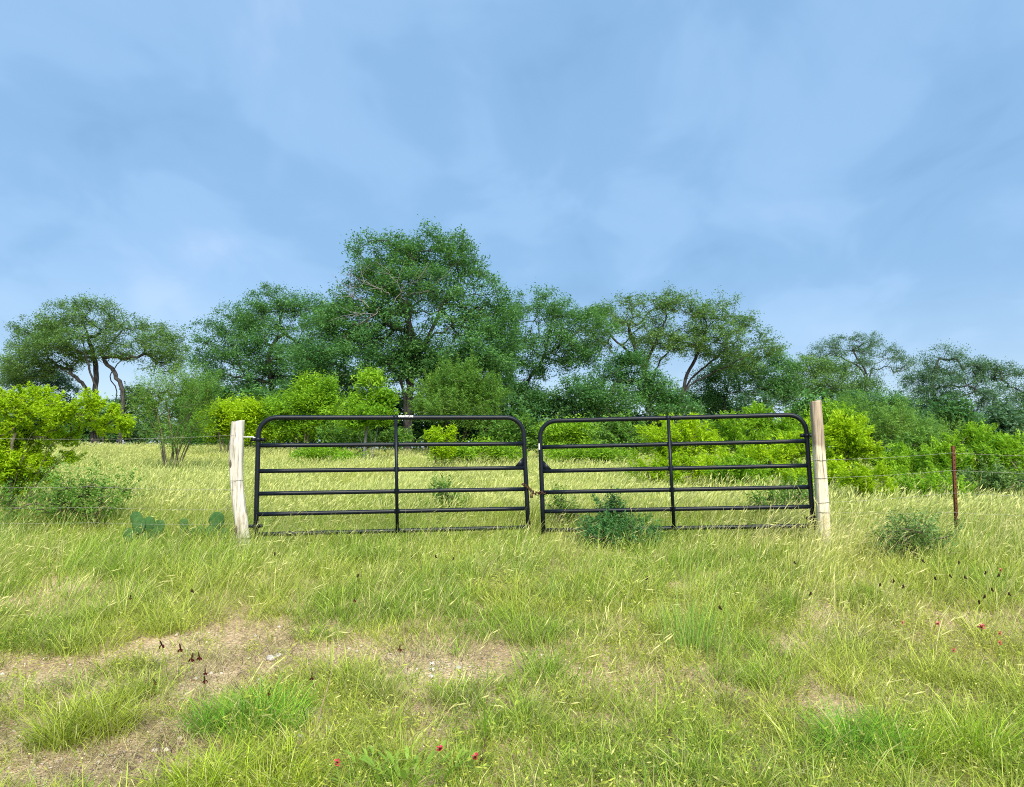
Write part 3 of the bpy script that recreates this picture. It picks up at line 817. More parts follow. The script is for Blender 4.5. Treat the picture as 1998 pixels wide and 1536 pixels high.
shrub('juniper_bush', 'dark bushy shrub with a pointed top growing under the cream-post gate', 8.95, 1195, [(1190, 985, 18, 16, .05), (1196, 1005, 28, 18, .05), (1175, 1030, 40, 20, 0), (1225, 1030, 40, 20, 0), (1165, 1050, 44, 20, -.4), (1225, 1055, 50, 20, -.4), (1270, 1050, 26, 16, -.3), (1190, 1040, 40, 24, -.3)],
      52, 'oak', stems=9, clump=0.085, per=34, leaf=(0.030, 0.010), spiky=0.9, fill=1.6)
shrub('low_shrub', 'low dark shrub half sunk in long grass near the rusty post', 7.9, 1785, [(1735, 1045, 26, 20), (1785, 1040, 40, 26), (1830, 1050, 32, 22), (1775, 1065, 56, 22), (1835, 1075, 30, 16), (1740, 1075, 30, 16)], 53, 'dull', stems=8, clump=0.10, per=22, leaf=(0.034, 0.011), spiky=1.1)
shrub('weed_clump', 'leafy green weed seen through the gate beside its upright', 10.5, 880, [(865, 965, 26, 26), (890, 990, 26, 20), (850, 1000, 30, 14)], 54, 'mid', stems=7, clump=0.09, per=20, leaf=(0.034, 0.013), cat='weed', spiky=0.9)
shrub('weed_clump', 'pale green weed behind the rails close to the cream post', 10.2, 1540, [(1510, 980, 36, 20), (1560, 965, 30, 26), (1480, 990, 26, 14)], 55, 'mid', stems=8, clump=0.09, per=22, leaf=(0.036, 0.012), cat='weed', spiky=1.0)
shrub('weed_clump', 'dark green weed beside the conical shrub', 9.6, 1105, [(1090, 985, 22, 20), (1120, 1005, 20, 16)], 56, 'mid', stems=6, clump=0.08, per=18, leaf=(0.032, 0.012), cat='weed', spiky=1.0)
# dark understory brush behind everything
us = np.random.default_rng(300)
for i, px in enumerate(np.concatenate([np.linspace(-120, 360, 7), np.linspace(400, 1000, 12), np.linspace(1050, 1290, 5), np.linspace(1330, 2120, 11)])):
    Y = 35 + us.uniform(0, 5) if 380 < px < 1300 else 44 + us.uniform(0, 8)
    h = us.uniform(26, 38); up_ = us.uniform(10, 42) if 380 < px < 1000 else us.uniform(4, 30) if px < 380 else us.uniform(-4, 18)
    pxj = px + us.uniform(-16, 16)
    near = next(n for lim, n in ((200, 'beneath the umbrella-shaped oak'), (400, 'behind the vase-shaped shrub'), (640, 'beneath the dense rounded oak'), (960, 'beneath the tallest oak'), (1130, 'beside the paired black trunks'),
                                 (1300, 'beneath the open oak'), (1480, 'beneath the leaning oak'), (1700, 'beneath the flat-topped oak'), (9999, 'beneath the grey-green oak mass')) if pxj < lim)
    shrub('understory_shrub', 'dark leafy understory shrub in the shade ' + near, Y, pxj, [(pxj - 24, 842, 36, h), (pxj + 24, 838, 38, h), (pxj - 4, 812 - up_, 38, h * 0.9)], 310 + i, ['brush', 'oak', 'oak_blue'][i % 3],
          stems=5, clump=0.36, per=28, fill=1.0, floor=-1.2, leaf=(0.17, 0.10), group='shrubs in the shade under the oaks', tip=0.008)

# ------------------------------------------------------------------ posts
def post_mesh(pts, rx, seed, rough=0.010, n=26, rings=64, sq=0.0, taper_top=0.0):
    r = np.random.default_rng(seed)
    C = smooth_pl(pts, rings, r, 0.0)
    th = np.linspace(0, 2 * np.pi, n, endpoint=False)
    V = []
    for i in range(rings):
        f = i / (rings - 1)
        rad = np.interp(f, np.linspace(0, 1, len(rx)), rx)
        gro = fbm(np.cos(th) * 2.3 + 10, np.sin(th) * 2.3 + f * 2.0, seed, 3) - 0.5
        fine = fbm(np.cos(th) * 7 + 3, np.sin(th) * 7 + f * 1.2, seed + 4, 2) - 0.5
        cr = np.maximum(0, 0.16 - np.abs(((th + 0.5 * math.sin(f * 3 + seed)) % (2 * np.pi)) - 4.4)) / 0.16
        rr = rad + rough * 2.2 * gro + rough * 1.1 * fine - 0.011 * cr * (0.3 + 0.7 * math.sin(f * 9 + seed) ** 2)
        if sq: rr = rr * (1 + sq * np.cos(4 * th) * -1)
        ring = C[i] + np.stack([np.cos(th) * rr, np.sin(th) * rr, np.zeros(n)], -1)
        if i == rings - 1: ring[:, 2] += 0.018 * (fbm(np.cos(th) * 3, np.sin(th) * 3, seed, 2) - 0.5) + 0.010 * np.cos(th)
        V.append(ring)
    V = np.concatenate(V)
    i = np.arange(rings - 1)[:, None] * n; j = np.arange(n)[None]; j2 = (j + 1) % n
    q = np.stack([i + j, i + j2, i + n + j2, i + n + j], -1).reshape(-1, 4)
    c = len(V); top = V[-n:].mean(0) + [0, 0, 0.004]
    V = np.concatenate([V, top[None]])
    tri = np.stack([np.arange(n) + c - n, (np.arange(n) + 1) % n + c - n, np.full(n, c)], -1)
    return build_mesh('post', V, [q, tri], smooth=True), C


def wire_ring(mb, c, r, seed, w=0.003):
    th = np.linspace(0, 2 * np.pi, 25)
    rr = np.random.default_rng(seed)
    p = np.stack([np.cos(th) * r, np.sin(th) * r, 0.006 * np.sin(th + rr.uniform(0, 6)) + 0 * th], -1) + c
    mb.tube(p, w, 5, False)


# bleached crooked post
YA = 8.38
pa = [W(472, 1062, YA), W(473, 1045, YA), W(466, 985, YA), W(461, 930, YA), W(461, 880, YA), W(463, 845, YA), W(464, 822, YA)]
bA = pa[0].copy(); bA[2] = gz(bA[0], YA) - 0.12; pa[0] = bA.copy()
rootA = thing('wooden_post', 'crooked bleached tree-trunk post holding the gate by one long bolt', 'post', bA)
meA, CA = post_mesh([p - bA for p in pa], [0.070, 0.068, 0.068, 0.068, 0.071, 0.068, 0.066], 3, 0.012)
link('post_shaft', meA, M['post_a'], rootA)
mb = MB(); c = W(453, 905, YA) - bA; mb.ball(c + [0.005, -0.046, 0], (0.017, 0.020, 0.052), seg=12, rings=9, rough=0.10, seed=5); mb.build('knot', M['knot'], rootA)
mb = MB(); c = W(462, 1034, YA) - bA; mb.ball(c + [0.006, -0.044, 0], (0.020, 0.020, 0.060), seg=12, rings=9, rough=0.16, seed=6); mb.build('bark_scar', M['knot'], rootA)
mb = MB(); p0 = W(472, 853, YA) - bA; p1 = W(494, 853, YA - 0.02) - bA; p2 = W(500, 856, YA - 0.02) - bA
mb.tube(np.array([p0 - [0.06, 0, 0], p0, (p0 + p1) / 2, p1, p2]), 0.008, 8); mb.build('hinge_bolt', M['steel'], rootA)
mb = MB(); wire_ring(mb, CA[9] + [0, 0, 0.02], 0.079, 1, 0.004); mb.build('wire_wrap', M['wire'], rootA)
mb = MB(); wire_ring(mb, CA[30], 0.079, 2, 0.0025); mb.build('wire_wrap', M['wire'], rootA)

# cream post
YB = 8.56
pb = [W(1611, 1085, YB), W(1609, 1062, YB), W(1605, 985, YB), W(1600, 910, YB), W(1595, 840, YB), W(1591, 783, YB)]
bB = pb[0].copy(); bB[2] = gz(bB[0], YB) - 0.12; pb[0] = bB.copy()
rootB = thing('wooden_post', 'tall straight cream-coloured post with brown weathered top and wire wraps', 'post', bB)
meB, CB = post_mesh([p - bB for p in pb], [0.070, 0.070, 0.069, 0.068, 0.066, 0.063], 8, 0.006, sq=0.03)
link('post_shaft', meB, M['post_b'], rootB)
ringz = []
for k, py in enumerate((898, 935, 979, 1000)):
    c = W(1601, py, YB) - bB
    i = int(np.argmin(np.abs(CB[:, 2] - c[2])))
    mb = MB(); wire_ring(mb, CB[i], 0.0745, 10 + k, 0.0032); mb.build('wire_wrap', M['wire'], rootB); ringz.append(CB[i] + bB)

# ------------------------------------------------------------------ tube gates
def gate(label, BL, BR, TL, TR, rows, mid, hinge_left, plate_row, decal=None, sticker=None):
    """corner points of the tube centre lines; rows = rail positions as fraction from top"""
    BL, BR, TL, TR = map(np.asarray, (BL, BR, TL, TR))
    base = (BL + BR) / 2; base = base.copy()
    Q = lambda u, v: (TL * (1 - u) + TR * u) * (1 - v) + (BL * (1 - u) + BR * u) * v - base
    root = thing('tube_gate', label, 'gate', base)
    fw = np.cross(TR - TL, BL - TL); fw /= np.linalg.norm(fw)
    if fw[1] > 0: fw = -fw
    Wd = np.linalg.norm(TR - TL); Hh = np.linalg.norm(BL - TL)
    cu, cv = 0.19 / Wd, 0.19 / Hh
    # bent outer tube
    pts = [Q(0, 1.035), Q(0, 0.75), Q(0, 0.45), Q(0, cv + 0.02)]
    for a in np.linspace(0, math.pi / 2, 9):
        pts.append(Q(cu * (1 - math.cos(a)), cv * (1 - math.sin(a))))
    pts += [Q(u, 0) for u in np.linspace(cu + 0.02, 1 - cu - 0.02, 10)]
    for a in np.linspace(math.pi / 2, 0, 9):
        pts.append(Q(1 - cu * (1 - math.cos(a)), cv * (1 - math.sin(a))))
    pts += [Q(1, cv + 0.02), Q(1, 0.45), Q(1, 0.75), Q(1, 1.035)]
    MB().tube(np.array(pts), 0.0262, 14).build('frame', M['gate'], root)
    r = np.random.default_rng(5)
    for v in rows:
        P = np.array([Q(u, v) for u in np.linspace(0.004, 0.996, 12)])
        P[1:-1] += fw * r.normal(0, 0.0015, (10, 1))
        MB().tube(P, 0.0232 if v < 0.99 else 0.0240, 12).build('rail', M['gate'], root)
    # flat-sided upright in front of the rails
    u = mid
    X = Q(1, 0.5) - Q(0, 0.5); X /= np.linalg.norm(X)
    up = Q(u, 0.01) - Q(u, 0.99); hh = np.linalg.norm(up); up /= hh
    R = np.stack([X, fw, up], 1)
    MB().box((Q(u, 0.01) + Q(u, 1.0)) / 2 + fw * 0.020, (0.036, 0.016, hh), R).build('upright', M['gate'], root, smooth=False)
    for v in [0.0] + list(rows):
        mbx = MB(); mbx.tube(np.array([Q(u - 0.010, v) - fw * 0.0, Q(u + 0.010, v) - fw * 0.0]), 0.0272, 12); mbx.build('weld_collar', M['gate'], root)
    # latch gusset
    e = 1.0 if hinge_left else 0.0; sg = -1 if hinge_left else 1
    v = rows[plate_row]
    c = Q(e, v); a = X * sg
    tri = np.array([c + a * 0.024, c + a * 0.024 + up * 0.125, c + a * 0.12 + up * 0.02])
    V = np.concatenate([tri + fw * 0.004, tri - fw * 0.004])
    m2 = MB(); m2.add(V, [np.array([[0, 1, 2], [5, 4, 3]]), np.array([[0, 3, 4, 1], [1, 4, 5, 2], [2, 5, 3, 0]])]); m2.build('latch_plate', M['gate'], root, smooth=False)
    # hinge straps round the hinge-side tube
    e = 0.0 if hinge_left else 1.0; a = X * (1 if hinge_left else -1)
    for v in (0.19, 0.93):
        c = Q(e, v)
        m3 = MB(); m3.tube(np.array([c + up * 0.020, c - up * 0.020]), 0.0315, 12)
        R3 = np.stack([X, fw, up], 1)
        m3.box(c + a * 0.048, (0.05, 0.014, 0.034), R3); m3.box(c - a * 0.050, (0.052, 0.016, 0.034), R3)
        m3.tube(np.array([c + a * 0.06 + fw * 0.018, c + a * 0.06 - fw * 0.018]), 0.009, 6)
        m3.build('hinge_strap', M['gate'], root, smooth=False)
    if decal:
        cu_ = bpy.data.curves.new('lettering', 'FONT'); cu_.body = decal; cu_.size = 0.034; cu_.align_x = 'LEFT'; cu_.align_y = 'CENTER'; cu_.extrude = 0.0008; cu_.offset = 0.0012
        ob = bpy.data.objects.new('tmp', cu_); COL.objects.link(ob)
        dg = bpy.context.evaluated_depsgraph_get()
        me = bpy.data.meshes.new_from_object(ob.evaluated_get(dg))
        bpy.data.objects.remove(ob)
        co = np.zeros(len(me.vertices) * 3, np.float32); me.vertices.foreach_get('co', co); co = co.reshape(-1, 3)
        w = co[:, 0].max(); co[:, 0] *= 0.165 / w
        # wrap the print on the round tube
        ang = co[:, 1] / 0.0262 + 0.55
        rad = 0.0270 + co[:, 2]
        o0 = Q(u, 0) + X * 0.030
        V = o0 + co[:, :1] * X + rad[:, None] * (np.cos(ang)[:, None] * fw + np.sin(ang)[:, None] * up)
        me.vertices.foreach_set('co', V.astype(np.float32).ravel()); me.update()
        me.materials.clear(); me.materials.append(M['white'])
        o = link('lettering', me, None, root); o['label'] = 'white lettering COUNTYLINE on the top tube'
    if sticker is not None:
        c = Q(0, sticker)
        th = np.linspace(-0.55, 0.55, 6)
        V = []
        for s in (-0.035, 0.035):
            for t in th - 0.75: V.append(c + up * s + 0.0268 * (math.cos(t) * fw + math.sin(t) * X))
        q = np.array([[k, k + 1, k + 7, k + 6] for k in range(5)])
        m4 = MB(); m4.add(np.array(V), [q]); m4.build('sticker', M['white'], root)
    return root, Q, base, fw


YL0, YL1, YR0, YR1 = 8.36, 8.93, 8.90, 8.66
ROWS = [0.241, 0.462, 0.655, 0.830, 1.0]
gateL, QL, baseL, fwL = gate('black tube gate hung on the crooked bleached post, with white lettering', W(499, 1043, YL0), W(1031, 1029, YL1), W(505, 815, YL0), W(1020, 815, YL1), ROWS, 0.502, True, 1, decal='COUNTYLINE')
gateR, QR, baseR, fwR = gate('black tube gate hung on the tall cream post, unlettered', W(1060, 1035, YR0), W(1587, 1026, YR1), W(1053, 822, YR0), W(1571, 809, YR1), ROWS, 0.49, False, 1, sticker=0.235)
# bolts from the cream post to its gate
for py, gx in ((849, 1580), (1007, 1592)):
    cg = W(gx, py, 8.64) - bB; cp = W(gx + 24, py - 3, YB + 0.02) - bB
    MB().tube(np.array([cp, (cg + cp) / 2 + [0, 0, 0.004], cg]), 0.008, 8).build('hinge_bolt', M['steel'], rootB)

# chain looped round the two meeting stiles, with padlock
def chain():
    a = QL(1.0, 0.64) + baseL; b = QR(0.0, 0.655) + baseR
    a = a + [0, 0, 0.02]; ax = (b - a); Ld = np.linalg.norm(ax); ax /= Ld
    fr = np.cross(ax, [0, 0, 1]); fr /= np.linalg.norm(fr)
    if fr[1] > 0: fr = -fr
    R = 0.036
    path = []
    for t in np.linspace(0, 1, 40): path.append(a + ax * Ld * t + fr * R - np.array([0, 0, 0.030 * math.sin(t * math.pi)]))
    for t in np.linspace(0, math.pi, 14)[1:-1]: path.append(b + R * 1.2 * (math.sin(t) * ax + math.cos(t) * fr))
    for t in np.linspace(1, 0, 40): path.append(a + ax * Ld * t - fr * R - np.array([0, 0, 0.055 * math.sin(t * math.pi)]))
    for t in np.linspace(0, math.pi, 14)[1:-1]: path.append(a + R * 1.2 * (-math.sin(t) * ax - math.cos(t) * fr))
    path = np.array(path + [path[0]])
    s = np.concatenate([[0], np.cumsum(np.linalg.norm(np.diff(path, axis=0), axis=1))])
    pitch = 0.034; n = int(s[-1] / pitch); n -= n % 2
    base = (a + b) / 2
    root = thing('chain', 'rusty chain looped round the meeting stiles of both gates', 'chain', base)
    # one link mesh
    th = np.linspace(0, 2 * np.pi, 17)
    lp = np.stack([np.cos(th) * 0.0135 + np.sign(np.cos(th)) * 0.0115, np.sin(th) * 0.0125, 0 * th], -1)
    lm = MB().tube(lp, 0.0042, 6, False).mesh('link'); lm.materials.append(M['chain'])
    for i in range(n):
        si = (i + 0.5) * s[-1] / n
        p = np.array([np.interp(si, s, path[:, k]) for k in range(3)])
        q = np.array([np.interp((si + 0.01) % s[-1], s, path[:, k]) for k in range(3)])
        t = Vector(q - p).normalized()
        o = link('link', lm, None, root)
        e = t.to_track_quat('X', 'Z').to_matrix() @ Matrix.Rotation(math.radians(20 + 90 * (i % 2)), 3, 'X')
        o.matrix_local = Matrix.Translation(Vector(p - base)) @ e.to_4x4()
    # padlock hanging from the front strand
    c = a + ax * Ld * 0.36 + fr * (R + 0.004) + np.array([0, 0, -0.052])
    pl = thing('padlock', 'tarnished brown padlock hanging from the rusty chain', 'padlock', c + [0, 0, -0.05])
    MB().box((0, 0, 0.014), (0.030, 0.018, 0.046)).build('lock_body', M['brass'], pl, smooth=False)
    th = np.linspace(0, math.pi, 9)
    sh = [(0.010, 0, 0.034)] + [(0.010 * math.cos(t), 0, 0.052 + 0.010 * math.sin(t)) for t in th] + [(-0.010, 0, 0.034)]
    MB().tube(np.array(sh), 0.0034, 6).build('shackle', M['chain'], pl)
    pl.rotation_euler = (0, 0.12, 0.3)


chain()

# ------------------------------------------------------------------ wire fences and steel post
def strand(mb, mbb, pts, r, w=0.0011):
    P = []
    for a, b in zip(pts[:-1], pts[1:]):
        a = np.asarray(a); b = np.asarray(b); d = np.linalg.norm(b - a)
        for t in np.linspace(0, 1, 20)[:-1]: P.append(a * (1 - t) + b * t - np.array([0, 0, 0.012 * d * 4 * t * (1 - t) * 0.6]))
    P.append(pts[-1]); P = np.array(P)
    mb.tube(P, w, 5, False)
    L = np.concatenate([[0], np.cumsum(np.linalg.norm(np.diff(P, axis=0), axis=1))])
    for s in np.arange(0.1, L[-1], 0.13):
        p = np.array([np.interp(s, L, P[:, k]) for k in range(3)])
        for k in range(2):
            d = r.normal(0, 1, 3); d /= np.linalg.norm(d)
            mbb.tube(np.array([p - d * 0.012, p + d * 0.012]), 0.0011, 3, False)


def fences():
    r = np.random.default_rng(4)
    # left fence
    root = thing('wire_fence', 'thin barbed wire strands running off the crooked bleached post', 'fence', (bA[0] - 2.2, 8.5, gz(bA[0] - 2.2, 8.5)))
    b = np.array(root.location)
    for py0, py1, py2 in ((849, 857, 846), (955, 950, 946), (993, 990, 985), (1022, 1020, 1015)):
        p0 = W(457, py0, YA - 0.07); p1 = W(180, py1, 8.7); p2 = W(-260, py2, 9.2)
        m, mb2 = MB(), MB(); strand(m, mb2, [p0 - b, p1 - b, p2 - b], r)
        s = m.build('wire_strand', M['wire'], root); mb2.build('barbs', M['wire'], s)['kind'] = 'stuff'
    # right fence, tied to the steel post
    YT = 8.95
    tp = W(1858, 870, YT); tb = np.array([tp[0], YT, gz(tp[0], YT) - 0.1])
    root = thing('wire_fence', 'thin barbed wire strands tied between the cream post and the rusty steel post', 'fence', (4.3, 8.8, gz(4.3, 8.8)))
    b = np.array(root.location)
    for k, (py1, py2) in enumerate(((884, 886), (918, 920), (962, 966), (1000, 1004))):
        p0 = ringz[k] + np.array([0.07, -0.02, 0]); p1 = W(1856, py1, YT - 0.03); p2 = W(2330, py2 + 6, 9.6)
        m, mb2 = MB(), MB(); strand(m, mb2, [p0 - b, p1 - b, p2 - b], r)
        s = m.build('wire_strand', M['wire'], root); mb2.build('barbs', M['wire'], s)['kind'] = 'stuff'
    h = tp[2] - tb[2]
    t = thing('steel_post', 'rusty reddish-brown steel T-post carrying the barbed wire', 'post', tb)
    mb = MB(); mb.box((0, 0, h / 2), (0.036, 0.006, h)); mb.box((0, 0.019, h / 2 - 0.002), (0.007, 0.032, h - 0.004)); mb.build('post_shaft', M['rust'], t, smooth=False)
    lm = MB().box((0, 0, 0), (0.012, 0.008, 0.010)).mesh('stud', False); lm.materials.append(M['rust'])
    for z in np.arange(0.25, h - 0.03, 0.055): link('stud', lm, None, t, (0, -0.0065, z))
    t.rotation_euler = (0.01, 0.006, 0.25)


fences()

# ------------------------------------------------------------------ prickly pears
def cactus(label, px, py, Y, pads, seed):
    r = np.random.default_rng(seed)
    b = W(px, py, Y); b[2] = gz(b[0], Y) + 0.02
    pads = [(a, z, w * 1.05, h * 1.05, t, y) for a, z, w, h, t, y in pads]
    root = thing('prickly_pear', label, 'cactus', b, None)
    s = Y / FPX
    for (dx, dz, w, h, tilt, yaw) in pads:
        # egg-shaped flattened pad
        seg, rings = 16, 12
        th = np.linspace(0, np.pi, rings + 1); V = []
        mb = MB(); sp = MB()
        v = []
        for t in th[1:-1]:
            for p in np.linspace(0, 2 * np.pi, seg, endpoint=False):
                wz = math.cos(t); wr = math.sin(t) * (1 + 0.16 * wz)
                v.append([wr * math.cos(p) * w / 2, wr * math.sin(p) * 0.013, wz * h / 2 + h / 2])
        v = np.array([[0, 0, h]] + v + [[0, 0, 0]])
        R = np.array(Euler((r.uniform(-.12, .12), math.radians(tilt), yaw)).to_matrix())
        f1 = np.array([[0, 1 + j, 1 + (j + 1) % seg] for j in range(seg)]); e = len(v) - 1; bb = 1 + (rings - 2) * seg
        q = np.array([[1 + i * seg + j, 1 + (i + 1) * seg + j, 1 + (i + 1) * seg + (j + 1) % seg, 1 + i * seg + (j + 1) % seg] for i in range(rings - 2) for j in range(seg)])
        f3 = np.array([[e, bb + (j + 1) % seg, bb + j] for j in range(seg)])
        o = np.array([dx, r.uniform(-.05, .05), dz])
        mb.add(v @ R.T + o, [f1, q, f3])
        pad = mb.build('pad', M['cactus'], root)
        for zz in np.arange(0.15, 0.95, 0.16):
            for xx in np.arange(-0.75, 0.76, 0.3):
                if (xx ** 2 + (2 * zz - 1) ** 2) < 0.85:
                    c = np.array([xx * w / 2, -0.013, zz * h]); c2 = c + [r.normal(0, .006), -0.018, r.normal(0, .006) + 0.004]
                    sp.tube(np.array([c, c2]) @ R.T + o, [0.0012, 0.0006], 3, False)
        sp.build('spines', M['spine'], pad)['kind'] = 'stuff'


cactus('prickly pear with several blue-green pads set among grass by the wire fence', 285, 1030, 8.75,
       [(-0.05, 0.0, 0.13, 0.19, -4, 0.2), (0.05, 0.0, 0.13, 0.18, 12, -0.3), (-0.14, 0.02, 0.12, 0.17, -20, 0.3), (-0.07, 0.12, 0.14, 0.19, -6, 0.1), (0.09, 0.10, 0.13, 0.18, 18, -0.2), (0.0, 0.14, 0.12, 0.17, 6, 0.5), (-0.10, 0.21, 0.12, 0.16, -12, 0.2)], 1)
cactus('prickly pear with one large round pad close to the crooked bleached post', 415, 1030, 8.7, [(0.0, 0.0, 0.13, 0.19, -4, 0.2), (0.01, 0.14, 0.16, 0.20, 6, 0.1), (0.10, 0.02, 0.11, 0.16, 24, -0.2), (-0.10, 0.04, 0.10, 0.15, -22, 0.4)], 2)
cactus('small prickly pear with few pads between the larger prickly pears', 362, 1030, 8.8, [(-0.01, 0.02, 0.10, 0.16, 10, 0.9), (0.05, 0.0, 0.11, 0.17, 16, 0.1), (0.0, 0.13, 0.09, 0.14, -8, 0.4)], 3)

# ------------------------------------------------------------------ grass
PROTO = {}


def blades(n, R, ln, wd, tilt=0.25, curl=0.35, wind=(0.0, 0.0), dry=0.1, heads=0.0, seg=3, r=rng, headsize=(0.06, 0.006), leaves=0.0, dots=0.0, places=None):
    """curved grass blades; places = (centre points, sizes, turns, tints) repeats the clump of n blades at every point"""
    m = 1 if places is None else len(places[0])
    cl = np.repeat(np.arange(m), n); n = n * m
    if places is None: C, S0, T0, K0 = np.zeros((1, 3)), np.ones(1), np.zeros(1), np.ones((1, 3))
    else: C, S0, T0, K0 = (np.asarray(a, float) for a in places)
    th = r.uniform(0, 2 * np.pi, n); rad = R * np.sqrt(r.uniform(0, 1, n)) * (1 if places is None else 1.15)
    sz = S0[cl]
    B = np.stack([np.cos(th) * rad, np.sin(th) * rad, np.zeros(n)], -1) * np.maximum(sz, 0.7)[:, None] + C[cl]
    if places is not None: B[:, 2] = H(B[:, 0], B[:, 1]) - 0.012
    az = th + r.normal(0, 0.9, n)
    L = r.uniform(ln[0], ln[1], n) * sz
    ti = np.abs(r.normal(0, tilt, n)) + rad / max(R, 1e-6) * tilt * 0.5
    cu = np.abs(r.normal(curl, curl * 0.5, n))
    dirv = np.stack([np.cos(az), np.sin(az), np.zeros(n)], -1)
    wa = T0[cl]
    wv = np.stack([wind[0] * np.cos(wa) - wind[1] * np.sin(wa), wind[0] * np.sin(wa) + wind[1] * np.cos(wa), 0 * wa], -1) * r.uniform(0.6, 1.4, (n, 1))
    sa = az + r.normal(1.57, 0.8, n)
    side = np.stack([np.cos(sa), np.sin(sa), np.zeros(n)], -1)
    w = r.uniform(wd[0], wd[1], n)
    ts = np.linspace(0, 1, seg + 1)
    rows = []
    for t in ts:
        hor = dirv * (ti * t + cu * t * t)[:, None] + wv * (0.35 * t + 0.65 * t * t)
        hl = np.linalg.norm(hor, axis=1)
        z = t - 0.38 * hl * hl * t
        rows.append(B + L[:, None] * (hor + np.stack([np.zeros(n), np.zeros(n), z], -1)))
    V = []
    for k in range(seg):
        ww = (w * (1 - 0.55 * ts[k] ** 1.5))[:, None] * 0.5
        V += [rows[k] - side * ww, rows[k] + side * ww]
    V.append(rows[-1])
    K = 2 * seg + 1
    V = np.stack(V, 1).reshape(-1, 3)
    o = np.arange(n)[:, None] * K
    q = np.concatenate([o + np.array([[2 * k, 2 * k + 1, 2 * k + 3, 2 * k + 2]]) for k in range(seg - 1)])
    tri = o + np.array([[2 * seg - 2, 2 * seg - 1, 2 * seg]])
    bv = np.clip(r.normal(0.5, 0.24, n), 0, 1); bd = (r.random(n) < dry).astype(float) * r.uniform(0.6, 1.0, n)
    tip = rows[-1]; td = rows[-1] - rows[-2]; td /= np.linalg.norm(td, axis=1)[:, None] + 1e-9
    Vs, Qs, va, da, ka = [V], [q], [np.tile(bv, seg - 1)], [np.tile(bd, seg - 1)], [np.tile(cl, seg - 1)]
    cnt = len(V)
    def quads(P, D, S, l, ww, v, d, c):
        nonlocal cnt
        vv = np.stack([P, P + D * l * 0.45 + S * ww * 0.5, P + D * l, P + D * l * 0.45 - S * ww * 0.5], 1).reshape(-1, 3)
        Vs.append(vv); Qs.append(np.arange(len(vv)).reshape(-1, 4) + cnt); cnt += len(vv); va.append(v); da.append(d); ka.append(c)
    def frame(mm, D):
        D = D / np.linalg.norm(D, axis=1)[:, None]
        S = np.cross(D, r.normal(0, 1, (mm, 3))); S /= np.linalg.norm(S, axis=1)[:, None]
        return D, S
    if heads:
        h = np.where(r.random(n) < heads)[0]; mm = len(h)
        for k in range(2):
            D, S = frame(mm, td[h] + r.normal(0, 0.20, (mm, 3)))
            P = tip[h] - td[h] * headsize[0] * (0.25 + 0.5 * k)
            quads(P, D, S, headsize[0] * r.uniform(0.6, 1.2, (mm, 1)), headsize[1] * r.uniform(0.7, 1.4, (mm, 1)), r.uniform(0.5, 1.0, mm), r.uniform(0.75, 1.0, mm), cl[h])
    if leaves:
        mm = int(n * leaves); i = r.integers(0, n, mm); f = r.uniform(0.15, 1, (mm, 1))
        P = B[i] * (1 - f) + tip[i] * f
        D = r.normal(0, 1, (mm, 3)); D[:, 2] = np.abs(D[:, 2]) * 0.6; D, S = frame(mm, D)
        quads(P, D, S, r.uniform(0.018, 0.045, (mm, 1)), r.uniform(0.004, 0.010, (mm, 1)), np.clip(r.normal(0.55, 0.2, mm), 0, 1), (r.random(mm) < 0.1) * 0.8, cl[i])
    if dots:
        h = np.where(r.random(n) < dots)[0]; mm = len(h)
        D, S = frame(mm, r.normal(0, 1, (mm, 3)))
        quads(tip[h] - D * 0.005, D, S, r.uniform(0.006, 0.012, (mm, 1)), r.uniform(0.006, 0.012, (mm, 1)), np.full(mm, 0.9), np.full(mm, 0.8), cl[h])
    at = {'var': np.concatenate(va + [bv]), 'dry': np.concatenate(da + [bd])}
    if places is not None:
        tint = K0[np.concatenate(ka + [cl])]
        at['tr'], at['tg'], at['tb'] = tint[:, 0], tint[:, 1], tint[:, 2]
    return np.concatenate(Vs), [np.concatenate(Qs), tri], at


def cover(name, label, P, size, turn, tint, seed=0, **kw):
    """ground cover nobody could count: one mesh of real blades"""
    r = np.random.default_rng(seed + 170)
    v, f, a = blades(r=r, places=(P, size, turn, tint), **kw)
    o = link(name, build_mesh(name, v, f, a), M['bankgrass'])
    o['kind'] = 'stuff'; o['label'] = label
    return o


def protos(key, count, **kw):
    c = bpy.data.collections.new('clump_' + key)
    for i in range(count):
        r = np.random.default_rng(sum(map(ord, key)) * 31 + i)
        v, f, a = blades(r=r, **kw)
        me = build_mesh('%s_%02d' % (key, i), v, f, a)
        me.materials.append(M['grass'])
        c.objects.link(bpy.data.objects.new('%s_%02d' % (key, i), me))
    PROTO[key] = (c, count)


